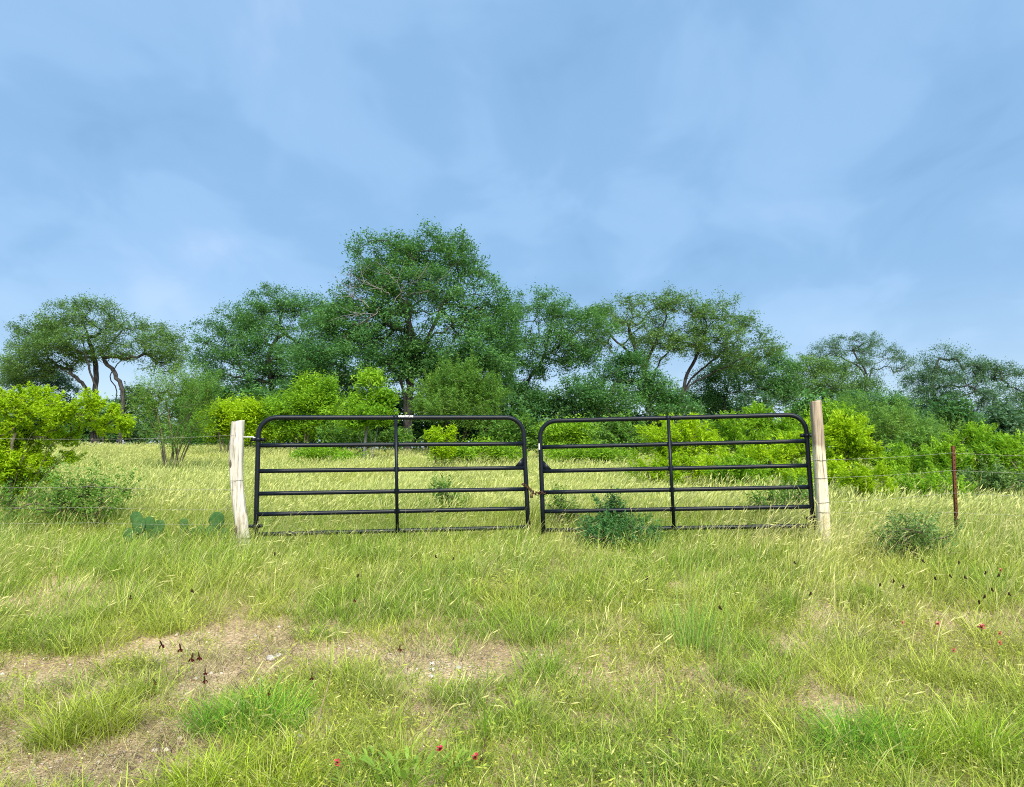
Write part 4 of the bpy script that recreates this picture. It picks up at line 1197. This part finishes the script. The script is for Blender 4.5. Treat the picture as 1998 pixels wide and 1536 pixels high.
def scatter(name, label, key, P, scale, yaw, tint, seed=0):
    """ground cover: clumps placed on points that carry turn, size and colour"""
    c, count = PROTO[key]
    r = np.random.default_rng(seed + 17)
    n = len(P)
    me = bpy.data.meshes.new(name)
    me.vertices.add(n); me.vertices.foreach_set('co', np.asarray(P, np.float32).ravel())
    def at(k, t, v, f='value'):
        a = me.attributes.new(k, t, 'POINT'); a.data.foreach_set(f, np.ascontiguousarray(v).ravel())
    at('turn', 'FLOAT_VECTOR', np.stack([r.normal(0, .06, n), r.normal(0, .06, n), yaw], -1).astype(np.float32), 'vector')
    at('size', 'FLOAT_VECTOR', np.asarray(scale, np.float32).reshape(n, -1) * np.ones((1, 3), np.float32), 'vector')
    at('pick', 'INT', r.integers(0, count, n).astype(np.int32))
    at('tint', 'FLOAT_COLOR', np.concatenate([tint, np.ones((n, 1))], 1).astype(np.float32), 'color')
    o = link(name, me, M['grass'])
    o['kind'] = 'stuff'; o['label'] = label
    g = bpy.data.node_groups.new('cover_' + name, 'GeometryNodeTree')
    g.interface.new_socket('Geometry', in_out='INPUT', socket_type='NodeSocketGeometry')
    g.interface.new_socket('Geometry', in_out='OUTPUT', socket_type='NodeSocketGeometry')
    gi, go = g.nodes.new('NodeGroupInput'), g.nodes.new('NodeGroupOutput')
    ip = g.nodes.new('GeometryNodeInstanceOnPoints'); ci = g.nodes.new('GeometryNodeCollectionInfo')
    ci.inputs['Collection'].default_value = c; ci.inputs['Separate Children'].default_value = True; ci.inputs['Reset Children'].default_value = True
    def na(nm, t):
        k = g.nodes.new('GeometryNodeInputNamedAttribute'); k.data_type = t; k.inputs['Name'].default_value = nm
        return next(s for s in k.outputs if s.enabled and s.name == 'Attribute')
    Lk = g.links.new
    Lk(gi.outputs[0], ip.inputs['Points']); Lk(ci.outputs[0], ip.inputs['Instance']); ip.inputs['Pick Instance'].default_value = True
    Lk(na('pick', 'INT'), ip.inputs['Instance Index']); Lk(na('turn', 'FLOAT_VECTOR'), ip.inputs['Rotation']); Lk(na('size', 'FLOAT_VECTOR'), ip.inputs['Scale'])
    Lk(ip.outputs[0], go.inputs[0])
    md = o.modifiers.new('cover', 'NODES'); md.node_group = g
    return o


def view_pts(n, y0, y1, r, xpad=0.6, power=1.0):
    """points on the pasture floor across the width the photograph takes in"""
    u = r.uniform(0, 1, n)
    y = (y0 ** (2 - power) + u * (y1 ** (2 - power) - y0 ** (2 - power))) ** (1 / (2 - power)) if power != 2 else y0 * (y1 / y0) ** u
    x = r.uniform(-1, 1, n) * (y * 0.70 + xpad)
    return x, y


# bare stony patches: centre (photo pixel on the ground), radii in metres
BARE = []
for (px, py, rx, ry) in [(360, 1330, 1.0, 0.75), (250, 1470, 0.8, 0.6), (60, 1320, 0.7, 0.35), (300, 1390, .55, .7), (680, 1290, 0.9, 0.35), (860, 1310, 0.8, 0.40), (790, 1390, 0.55, 0.35), (690, 1400, 0.5, 0.25), (960, 1370, 0.4, 0.3),
                         (1440, 1350, 0.45, 0.16), (1620, 1420, .3, .22), (150, 1520, .8, .3), (40, 1430, .4, .4), (560, 1270, .5, .2)]:
    g = G(px, py); BARE.append((g[0], g[1], rx * 0.86, ry * 0.86))


def bare(x, y):
    b = np.zeros_like(x)
    for (cx, cy, rx, ry) in BARE:
        d = ((x - cx) / rx) ** 2 + ((y - cy) / ry) ** 2
        b = np.maximum(b, np.exp(-d * 1.1))
    n = fbm(x * 2.2, y * 2.2, 21.0, 3)
    return np.clip(b * 1.15 - 0.30 + (n - 0.5) * 2.0 * (b > 0.05), 0, 0.90)


SUNK = [(W(285, 1030, 8.75)[0], 8.75, .32), (W(415, 1030, 8.7)[0], 8.7, .24), (W(362, 1030, 8.8)[0], 8.8, .2), (W(1195, 1030, 8.95)[0], 8.8, .42), (W(1785, 1030, 7.9)[0], 7.9, .36), (W(170, 1010, 9.5)[0], 9.4, .5)]


def thin(x, y, r):
    k = np.ones(len(x), bool)
    for cx, cy, w in SUNK: k &= ~((np.abs(x - cx) < w) & (y > cy - 0.75) & (y < cy + 0.15) & (r.random(len(x)) < 0.7))
    return k


def lerp3(a, b, f):
    return np.asarray(a) * (1 - f[:, None]) + np.asarray(b) * f[:, None]


protos('field', 5, n=520, R=0.75, ln=(0.22, 0.46), wd=(0.0055, 0.0095), tilt=0.16, curl=0.16, wind=(0.42, 0.05), dry=0.22, heads=0.30, seg=3, headsize=(0.09, 0.011))
protos('fieldlow', 4, n=420, R=0.75, ln=(0.10, 0.28), wd=(0.006, 0.010), tilt=0.3, curl=0.4, wind=(0.15, 0), dry=0.25)

GREEN = (0.245, 0.395, 0.042); YGREEN = (0.430, 0.500, 0.075); LUSH = (0.225, 0.450, 0.038); BLUE = (0.210, 0.370, 0.095); OLIVE = (0.27, 0.28, 0.075)


def grasses():
    r = np.random.default_rng(99)
    P3 = lambda x, y: np.stack([x, y, H(x, y)], -1)
    # short turf on the roadside bank
    x, y = view_pts(4300, 3.2, 9.5, r)
    b = bare(x, y); k = (r.random(len(x)) > b * 1.15) & (fbm(x * 1.5, y * 1.5, 41, 3) + 0.25 * (y > 6.8) > 0.33 + 0.1 * r.random(len(x)))
    x, y, b = x[k], y[k], b[k]
    f = np.clip(fbm(x * 0.9, y * 0.9, 31.0, 3) * 1.7 - 0.35 + r.normal(0, .15, len(x)), 0, 1)
    t = lerp3(GREEN, YGREEN, f); t = t * (1 - b[:, None] * 0.4) + np.array(OLIVE) * b[:, None] * 0.4
    cover('grass', 'short green and straw-coloured grass on the roadside bank', P3(x, y), r.uniform(0.6, 1.35, len(x)) * (1 - 0.4 * b), r.uniform(0, 6.28, len(x)), t, 1,
          n=29, R=0.12, ln=(0.05, 0.19), wd=(0.0030, 0.0058), tilt=0.4, curl=0.6, dry=0.24, seg=2)
    # tufts
    x, y = view_pts(2700, 3.2, 9.6, r)
    b = bare(x, y); nn = fbm(x * 1.3 + 5, y * 1.3, 51.0, 3)
    k = (r.random(len(x)) > b * 1.5) & (nn > 0.42)
    x, y = x[k], y[k]; f = np.clip(fbm(x * 1.4, y * 1.4, 61.0, 3) * 2.8 - 0.9 + r.normal(0, .25, len(x)), 0, 1)
    cover('tufted_grass', 'tufts of longer bright grass on the bank', P3(x, y), (0.40 + 1.0 * r.random(len(x)) ** 2) * np.clip(0.72 + (y - 4) * 0.09, 0.65, 1.1), r.uniform(0, 6.28, len(x)), lerp3(GREEN, YGREEN, f), 2,
          n=48, R=0.075, ln=(0.12, 0.34), wd=(0.0030, 0.0060), tilt=0.30, curl=0.60, dry=0.12, seg=3)
    # dry thatch
    x, y = view_pts(4600, 3.2, 9.0, r)
    b = bare(x, y); k = r.random(len(x)) < 0.24 + 0.45 * np.clip(b * (1.4 - b) * 2, 0, 1)
    k &= fbm(x * 2, y * 2, 71, 3) > 0.40
    x, y = x[k], y[k]; f = r.uniform(0, 1, len(x))
    cover('dry_grass', 'matted dry straw and thatch between the tufts', P3(x, y), r.uniform(0.5, 1.1, len(x)), r.uniform(0, 6.28, len(x)), lerp3((0.11, 0.08, 0.055), (0.48, 0.40, 0.24), f ** 1.3), 3,
          n=28, R=0.15, ln=(0.07, 0.22), wd=(0.0024, 0.0044), tilt=0.9, curl=0.9, dry=0.45, seg=2)
    # little weeds with pale flower heads
    x, y = view_pts(1700, 3.2, 9.2, r)
    b = bare(x, y); nn = fbm(x * 1.1 + 15, y * 1.1, 81.0, 3) + 0.08 * (x > 0)
    k = (r.random(len(x)) > b * 1.15) & (nn > 0.50)
    x, y = x[k], y[k]; f = r.uniform(0, 1, len(x))
    cover('flowering_weeds', 'low weeds dotted with tiny pale flower heads', P3(x, y), r.uniform(0.7, 1.4, len(x)), r.uniform(0, 6.28, len(x)), lerp3((0.30, 0.37, 0.05), (0.44, 0.47, 0.08), f), 4,
          n=16, R=0.09, ln=(0.06, 0.22), wd=(0.0022, 0.0034), tilt=0.35, curl=0.12, dry=0.15, leaves=3.0, dots=0.25, seg=2)
    # tall leaning grass up to and around the gates
    x, y = view_pts(4200, 5.6, 11.0, r, power=0.6)
    p = np.clip((y - 5.9 - (fbm(x * 0.7, y * 0.7, 91, 2) - .5)) / 1.6, 0.03, 1) * np.where((x < -2.2), 1.0, 0.85)
    k = (r.random(len(x)) < p) & (r.random(len(x)) > bare(x, y) * 1.6) & thin(x, y, r)
    x, y = x[k], y[k]; f = np.clip(fbm(x * 0.6, y * 0.6, 101.0, 3) * 2.2 - 0.6 + r.normal(0, .15, len(x)), 0, 1)
    t = lerp3((0.280, 0.440, 0.055), (0.470, 0.545, 0.110), f)
    bl = np.clip(fbm(x * 0.5 + 30, y * 0.5, 111.0, 2) * 3 - 1.75, 0, 0.8); t = t * (1 - bl[:, None]) + np.array(BLUE) * bl[:, None]
    sc = r.uniform(0.5, 1.0, len(x)) * np.clip(0.45 + (y - 5.8) * 0.18, 0.4, 0.80) * np.where((y > 7.3) & (np.abs(x - 0.3) < 2.7), 0.72, 1.0)
    cover('tall_grass', 'tall wind-leaned grass with fine seed heads in front of the gates', P3(x, y), sc, r.normal(0, 0.45, len(x)), t, 5,
          n=17, R=0.15, ln=(0.28, 0.62), wd=(0.0030, 0.0050), tilt=0.16, curl=0.14, wind=(0.36, 0.05), dry=0.22, heads=0.16, seg=3, headsize=(0.05, 0.004))
    # straw-pale stems: thick along the fence line by the cream post, thinner elsewhere
    x, y = view_pts(3000, 4.2, 12, r, power=0.6)
    p = 0.07 + 0.75 * np.exp(-((x - 4.2) / 2.2) ** 2 - ((y - 8.3) / 1.0) ** 2) + 0.25 * np.exp(-((x + 2.6) / 1.2) ** 2 - ((y - 8.2) / .6) ** 2) + 0.5 * np.exp(-((x + 5.0) / .8) ** 2 - ((y - 7.0) / .5) ** 2)
    k = (r.random(len(x)) < p) & thin(x, y, r)
    x, y = x[k], y[k]; f = r.uniform(0, 1, len(x))
    cover('straw_grass', 'pale straw grass stems leaning along the fence line', P3(x, y), r.uniform(0.5, 1.0, len(x)) * np.clip(0.45 + (y - 5.0) * 0.15, 0.45, 0.9), r.normal(0, 0.5, len(x)), lerp3((0.40, 0.39, 0.13), (0.55, 0.49, 0.25), f), 6,
          n=11, R=0.12, ln=(0.40, 0.85), wd=(0.0028, 0.0044), tilt=0.15, curl=0.14, wind=(0.55, 0.0), dry=0.80, heads=0.6, seg=4, headsize=(0.09, 0.006))
    # pasture beyond the gates
    x, y = view_pts(1900, 9.9, 40, r, power=1.0)
    f = np.clip(fbm(x * 0.28, y * 0.28, 121.0, 3) * 2.4 - 0.7 + r.normal(0, .15, len(x)), 0, 1)
    t = lerp3((0.24, 0.400, 0.045), (0.44, 0.515, 0.100), f)
    scatter('pasture_grass', 'tall yellow-green pasture grass with pale seed heads beyond the gates', 'field', np.stack([x, y, H(x, y) - 0.02], -1), r.uniform(0.7, 1.1, len(x)), r.normal(0, 0.35, len(x)), t, 7)
    x, y = view_pts(1900, 9.4, 75, r, power=1.2)
    f = np.clip(fbm(x * 0.3, y * 0.3, 131.0, 3) * 2.0 - 0.5, 0, 1)
    t = lerp3(GREEN, (0.36, 0.39, 0.07), f)
    scatter('pasture_undergrowth', 'short green growth at the foot of the pasture grass', 'fieldlow', np.stack([x, y, H(x, y) - 0.02], -1), r.uniform(0.8, 1.3, len(x)), r.uniform(-3, 3, len(x)), t, 8)


grasses()

# distinct lush tufts on the bank
def tuft(label, px, py, wpx, hgt, tint, n, seed, wd=(0.003, 0.006), tilt=0.30, curl=0.55, dry=0.14, wind=(0.05, 0)):
    g = G(px, py)
    R = wpx * g[1] / FPX
    r = np.random.default_rng(seed)
    m = max(1, int(n / 55)); per = max(3, int(n * 0.8 / m))
    a = r.uniform(0, 6.28, m); d = R * 1.1 * np.sqrt(r.uniform(0, 1, m))
    C = np.stack([g[0] + np.cos(a) * d * 1.1, g[1] + np.sin(a) * d * 0.8, np.zeros(m)], -1)
    size = hgt / 0.30 * r.uniform(0.75, 1.35, m) * (1 - 0.35 * (d / R / 1.1) ** 2)
    tn = np.array(tint) * r.uniform(0.75, 1.2, (m, 1)) * np.array([1, 1, 1]) + r.normal(0, 0.02, (m, 1)) * np.array([1.5, 0.6, 0.1])
    v, f, at = blades(per, min(R, 0.075), (0.10, 0.33), wd, tilt=tilt, curl=curl, dry=dry, r=r, seg=4, wind=wind, places=(C, size, np.zeros(m), tn))
    o = link('grass_tuft', build_mesh('grass_tuft', v - g, f, at), M['bankgrass'], None, g)
    tag(o, label, 'grass tuft')


tuft('thick fresh-green grass tuft in the middle of the bare stony patch', 490, 1425, 78, 0.30, LUSH, 1500, 1)
tuft('arching yellow-green tuft with a tiny red flower on it', 165, 1440, 62, 0.30, (0.32, 0.42, 0.035), 1000, 2, dry=0.22)
tuft('low round tuft dotted pale at the edge of the bare soil', 245, 1315, 46, 0.15, (0.32, 0.41, 0.06), 600, 3)
tuft('wide lush tuft below the fresh-green tuft', 480, 1545, 120, 0.26, (0.34, 0.46, 0.03), 1900, 4)
tuft('tall bluish-green tuft of fine stems on the bank below the gate gap', 1360, 1270, 42, 0.52, (0.25, 0.41, 0.07), 260, 5, tilt=0.14, curl=0.15, wd=(0.003, 0.005), dry=0.2)
tuft('broad bright-green tuft with glossy arching blades', 1680, 1475, 78, 0.28, LUSH, 1500, 6)
tuft('bright yellow-green tuft next to the glossy arching tuft', 1870, 1480, 90, 0.27, (0.33, 0.48, 0.028), 1500, 7)
tuft('thin grass tuft with long arching straws by the white flower spike', 745, 1370, 34, 0.26, (0.30, 0.36, 0.07), 330, 8, dry=0.4)
tuft('dense green tuft fringed with dry thatch near the bank edge', 110, 1265, 50, 0.22, (0.28, 0.38, 0.045), 700, 9, dry=0.25)
tuft('small clump of two broad upright blades in the dry grass', 940, 1460, 8, 0.26, (0.28, 0.46, 0.04), 5, 10, wd=(0.012, 0.016), tilt=0.08, curl=0.05, dry=0)

# ------------------------------------------------------------------ pebbles, stones, flowers
def pebbles():
    r = np.random.default_rng(8)
    mb = []
    x, y = view_pts(26000, 3.2, 7.6, r)
    b = bare(x, y); k = r.random(len(x)) < b * 0.9 + 0.03
    x, y = x[k], y[k]
    n = len(x); s = np.clip(r.lognormal(-5.05, 0.55, n), 0.003, 0.024)
    v8 = np.array([[1, 0, 0], [-1, 0, 0], [0, 1, 0], [0, -1, 0], [0, 0, 1], [0, 0, -1]], float)
    f8 = np.array([[0, 2, 4], [2, 1, 4], [1, 3, 4], [3, 0, 4], [2, 0, 5], [1, 2, 5], [3, 1, 5], [0, 3, 5]])
    a = r.uniform(0, 6.28, n)
    V = v8[None] * r.uniform(0.6, 1.3, (n, 6, 1)) * s[:, None, None] * np.array([1, 0.8, 0.55])
    c, si = np.cos(a)[:, None], np.sin(a)[:, None]
    V = np.stack([V[..., 0] * c - V[..., 1] * si, V[..., 0] * si + V[..., 1] * c, V[..., 2]], -1) + np.stack([x, y, H(x, y) + s * 0.2], -1)[:, None]
    F = (f8[None] + 6 * np.arange(n)[:, None, None]).reshape(-1, 3)
    me = build_mesh('gravel', V.reshape(-1, 3), [F], {'var': np.repeat(r.beta(1.6, 2.0, n), 8)})
    m = leafmat('gravel', (0.24, 0.18, 0.12), (0.78, 0.72, 0.62), 0.0, rough=0.9, spec=0.15)
    o = link('gravel', me, m); o['kind'] = 'stuff'; o['label'] = 'fine pale gravel on the bare soil'


pebbles()
for i, (px, py, s, lab) in enumerate([(528, 1290, 0.034, 'pale angular stone on the bare soil above the fresh-green tuft'), (543, 1284, 0.026, 'smaller pale stone leaning against the angular stone'), (895, 1306, 0.022, 'round white stone next to the white flower spike'),
                                      (910, 1332, 0.014, 'tiny white stone below the round white stone'), (640, 1425, 0.020, 'chalky stone in the gravel beside the tall dry stalk'), (585, 1440, 0.020, 'flat chalky stone at the foot of the fresh-green tuft')]):
    g = G(px, py)
    mb = MB(); mb.ball((0, 0, s * 0.35), (s, s * 0.8, s * 0.62), seg=9, rings=6, rough=0.16, seed=i)
    tag(mb.build('stone', M['stone'], None, g, smooth=False), lab, 'stone')


def stem_pts(h, lean, r):
    return np.array([[0, 0, -0.02], [lean[0] * 0.3 * h, lean[1] * 0.3 * h, h * 0.5], [lean[0] * h, lean[1] * h, h]])


def hat_flower(px, py, h, label, seed, group):
    """maroon coneflower: drooping petals under a tall brown cone; (px, py) is where the bloom shows"""
    r = np.random.default_rng(seed)
    g = G(px, py + 0.8 * h * FPX / 5.4)
    root = thing('coneflower', label, 'flower', g, group)
    lean = (r.uniform(-.15, .25), r.uniform(-.1, .1)); P = stem_pts(h, lean, r); t = P[-1]
    MB().tube(P, [0.002, 0.0016, 0.0014], 5).build('stem', M['stem'], root)
    mb = MB(); mb.tube(np.array([t, t + [0.003, 0, 0.014], t + [0.008, 0, 0.028], t + [0.010, 0, 0.033]]), [0.0045, 0.0052, 0.0042, 0.001], 8); mb.build('cone', M['cone'], root)
    pm = MB()
    for k in range(5):
        a = k * 1.257 + r.uniform(-.2, .2); d = np.array([math.cos(a), math.sin(a), 0]); s = np.array([-d[1], d[0], 0])
        v = [t + d * .004 - s * .003, t + d * .004 + s * .003, t + d * .013 + s * .0075 - [0, 0, .006], t + d * .013 - s * .0075 - [0, 0, .006], t + d * .017 + s * .005 - [0, 0, .018], t + d * .017 - s * .005 - [0, 0, .018]]
        pm.add(np.array(v), [np.array([[0, 1, 2, 3], [3, 2, 4, 5]])])
    pm.build('petals', M['maroon'], root)
    k = r.uniform(0.72, 1.08); root.scale = (k, k, k); root.rotation_euler = (r.normal(0, .12), r.normal(0.08, .16), r.uniform(0, 6.28))


HATS = [(327, 1277, 'maroon coneflower with a long brown cone standing alone over bare soil'), (348, 1288, 'small maroon coneflower beside the long-coned coneflower'), (355, 1317, 'red-tinged coneflower low over the gravel'),
        (323, 1338, 'spent coneflower with a bare cone above the gravel'), (399, 1302, 'topmost coneflower of the maroon cluster by the fresh-green tuft'), (398, 1318, 'lower coneflower of the maroon cluster by the fresh-green tuft'),
        (405, 1334, 'coneflower bowing at the edge of the fresh-green tuft'), (604, 1340, 'dark coneflower standing just outside the fresh-green tuft'), (522, 1373, 'dark coneflower rising out of the fresh-green tuft'), (778, 1276, 'maroon coneflower among dry straws above the white flower spike'),
        (226, 1386, 'bright red coneflower over the arching yellow-green tuft'), (250, 1163, 'coneflower in the green grass high on the bank'), (686, 1161, 'brownish coneflower in long grass below the lettered gate')]
for i, (px, py, lab) in enumerate(HATS):
    hat_flower(px, py, random.uniform(0.16, 0.26), lab, 60 + i, 'maroon coneflowers on the bank')

SEEDS = [(1545, 1116), (1262, 1158), (1733, 1160), (1705, 1166), (1762, 1174), (1832, 1161), (1862, 1145), (1887, 1149), (1930, 1143), (1952, 1145), (1924, 1182), (1958, 1187), (1920, 1200), (1580, 1184), (1908, 1210), (1392, 1228), (880, 1106), (845, 1110), (680, 1148), (520, 1102), (350, 1190),
         (805, 1104), (1865, 1120), (1798, 1117), (1820, 1085)]
for i, (px, py) in enumerate(SEEDS):
    r = np.random.default_rng(400 + i); h = r.uniform(0.26, 0.36)
    g = G(px, py + 0.75 * h * FPX / 6.6)
    root = thing('seed_head', 'dark dried flower head on a thin stem in the long grass', 'flower', g, 'dark seed heads scattered in the bank grass')
    P = stem_pts(h, (r.uniform(-.1, .25), 0), r); t = P[-1]
    MB().tube(P, [0.002, 0.0016, 0.0013], 5).build('stem', M['stem'], root)
    mb = MB(); mb.ball(t + [0, 0, .008], (0.008, 0.008, 0.013), seg=7, rings=5, rough=.15, seed=i); mb.ball(t + [r.uniform(-.012, .012), 0, -.004], (.007, .007, .007), seg=6, rings=4, rough=.2, seed=i)
    mb.build('head', M['seed'], root)


def red_flower(px, py, h, mat, label, seed, size=1.0, group=None):
    r = np.random.default_rng(seed)
    g = G(px, py + 0.8 * h * FPX / 4.6)
    root = thing('wildflower', label, 'flower', g, group)
    P = stem_pts(h, (r.uniform(-.1, .1), 0), r); t = P[-1]
    MB().tube(P, [0.0024, 0.002, 0.0016], 5).build('stem', M['stem'], root)
    pm = MB()
    for k in range(14):
        a = k * 2.4; d = np.array([math.cos(a), math.sin(a), r.uniform(.1, .9)]); d /= np.linalg.norm(d); s = np.cross(d, [0, 0, 1]); s /= np.linalg.norm(s)
        l = size * r.uniform(.014, .022); o = t + [0, 0, -0.012 + .0018 * k]
        pm.add(np.array([o, o + d * l * .6 + s * l * .35, o + d * l, o + d * l * .6 - s * l * .35]), [np.array([[0, 1, 2, 3]])])
    pm.build('petals', M[mat], root)
    MB().ball(t + [0, 0, .004], .005 * size, seg=6, rings=4).build('flower_centre', M['cone'], root)


for i, (px, py, mt, lab, sz) in enumerate([(857, 1490, 'scarlet', 'largest scarlet wildflower standing over the broad-leaved plant', 1.25), (921, 1505, 'scarlet', 'scarlet wildflower beside the dark dry stalks', 1.0), (661, 1518, 'scarlet', 'crimson wildflower in grass a step from the broad-leaved plant', 0.9), (1919, 1230, 'coral', 'coral wildflower with wide petals in the bank grass', 1.9),
                                           (1838, 1224, 'coral', 'pink wildflower between thin straws and the wide coral wildflower', 1.1), (1950, 1244, 'scarlet', 'small red wildflower close beside the wide coral wildflower', 0.8), (1957, 1266, 'scarlet', 'tiny red wildflower below the wide coral wildflower', 0.8), (1767, 1223, 'coral', 'faded pink wildflower among thin straws', 1.0),
                                           (1952, 1107, 'coral', 'pink wildflower high on the bank near the rusty post', 1.2), (1866, 1282, 'coral', 'small pink wildflower by the dark thatch', 0.9)]):
    red_flower(px, py, 0.14 if py > 1400 else 0.2, mt, lab, 500 + i, sz, 'red and pink wildflowers')


def white_spike():
    g = G(842, 1360); root = thing('white_wildflower', 'white whorled flower spike with three tiers above the gravel', 'flower', g)
    r = np.random.default_rng(3)
    MB().tube(np.array([[0, 0, -.02], [0.004, 0, .1], [-.004, 0, .2]]), 0.0025, 5).build('stem', M['stem'], root)
    for z in (0.125, 0.16, 0.195):
        m = MB()
        for k in range(12):
            a = k * .524 + r.uniform(-.2, .2); d = np.array([math.cos(a), math.sin(a), r.uniform(-.5, .5)]); s = np.cross(d, [0, 0, 1]); s /= np.linalg.norm(s)
            o = np.array([0, 0, z]); l = r.uniform(.016, .024)
            m.add(np.array([o, o + d * l * .5 + s * .004, o + d * l, o + d * l * .5 - s * .004]), [np.array([[0, 1, 2, 3]])])
        m.build('whorl', M['petal'], root)


white_spike()


def stalk(label, px, py, top, mat, seed, knots=True, w=0.003, cat='dry stalk'):
    g = G(px, py); t = W(top[0], top[1], g[1] + top[2]); d = t - g
    r = np.random.default_rng(seed)
    P = smooth_pl([np.array([0, 0, -.02]), d * .5 + r.normal(0, .006, 3), d], 10, r, 0.002)
    root = thing('dry_stalk', label, cat, g)
    MB().tube(P, np.linspace(w, w * .5, 10), 5).build('stem', M[mat], root)
    m = MB()
    for i in range(3, 10):
        for k in range(3 if knots else 1):
            m.ball(P[i] + r.normal(0, w * 1.6, 3), r.uniform(.8, 1.6) * w * (1.2 if knots else .7), seg=6, rings=4, rough=.2, seed=i)
    m.build('seed_pods', M[mat], root)


stalk('long bent dry stalk leaning up from the gravel', 600, 1475, (664, 1252, 0.35), 'dryst', 1, False, 0.004)
stalk('tall knobbly dark stalk leaning by the scarlet wildflowers', 930, 1515, (948, 1440, .05), 'darkst', 2)
stalk('short dark stalk between the two scarlet wildflowers', 905, 1535, (910, 1490, .03), 'darkst', 3)
stalk('single knobbly dark stalk in the dry grass', 1310, 1475, (1306, 1425, .02), 'darkst', 4)


def broad_plant():
    g = G(800, 1545); r = np.random.default_rng(12)
    root = thing('broadleaf_plant', 'low leafy plant with smooth bright green leaves under the scarlet flower', 'plant', g)
    for k in range(90):
        a = r.uniform(0, 6.28); rad = r.uniform(.02, .26); p = np.array([math.cos(a) * rad * 1.25, math.sin(a) * rad * .7, r.uniform(0.01, .12)])
        d = np.array([math.cos(a), math.sin(a), r.uniform(.4, 1.6)]); d /= np.linalg.norm(d); s = np.cross(d, [0, 0, 1]); s /= np.linalg.norm(s); u = np.cross(s, d)
        l = r.uniform(.05, .10); w = l * r.uniform(.11, .16)
        mid = [p, p + d * l * .35 + u * .004, p + d * l * .7 + u * .002, p + d * l - u * .010]
        ws = [w * .3, w, w * .85, 0]
        v = [mid[0] - s * ws[0], mid[0] + s * ws[0], mid[1] - s * ws[1], mid[1], mid[1] + s * ws[1], mid[2] - s * ws[2], mid[2], mid[2] + s * ws[2], mid[3]]
        v = np.array(v); v[[3, 6]] -= u * .004
        m = build_mesh('leaf', v, [np.array([[2, 3, 6, 5], [3, 4, 7, 6]]), np.array([[0, 1, 3], [0, 3, 2], [1, 4, 3], [5, 6, 8], [6, 7, 8]])], {'var': np.full(7, r.uniform(.1, 1))}, smooth=True)
        link('leaf', m, M['broad'], root)


broad_plant()
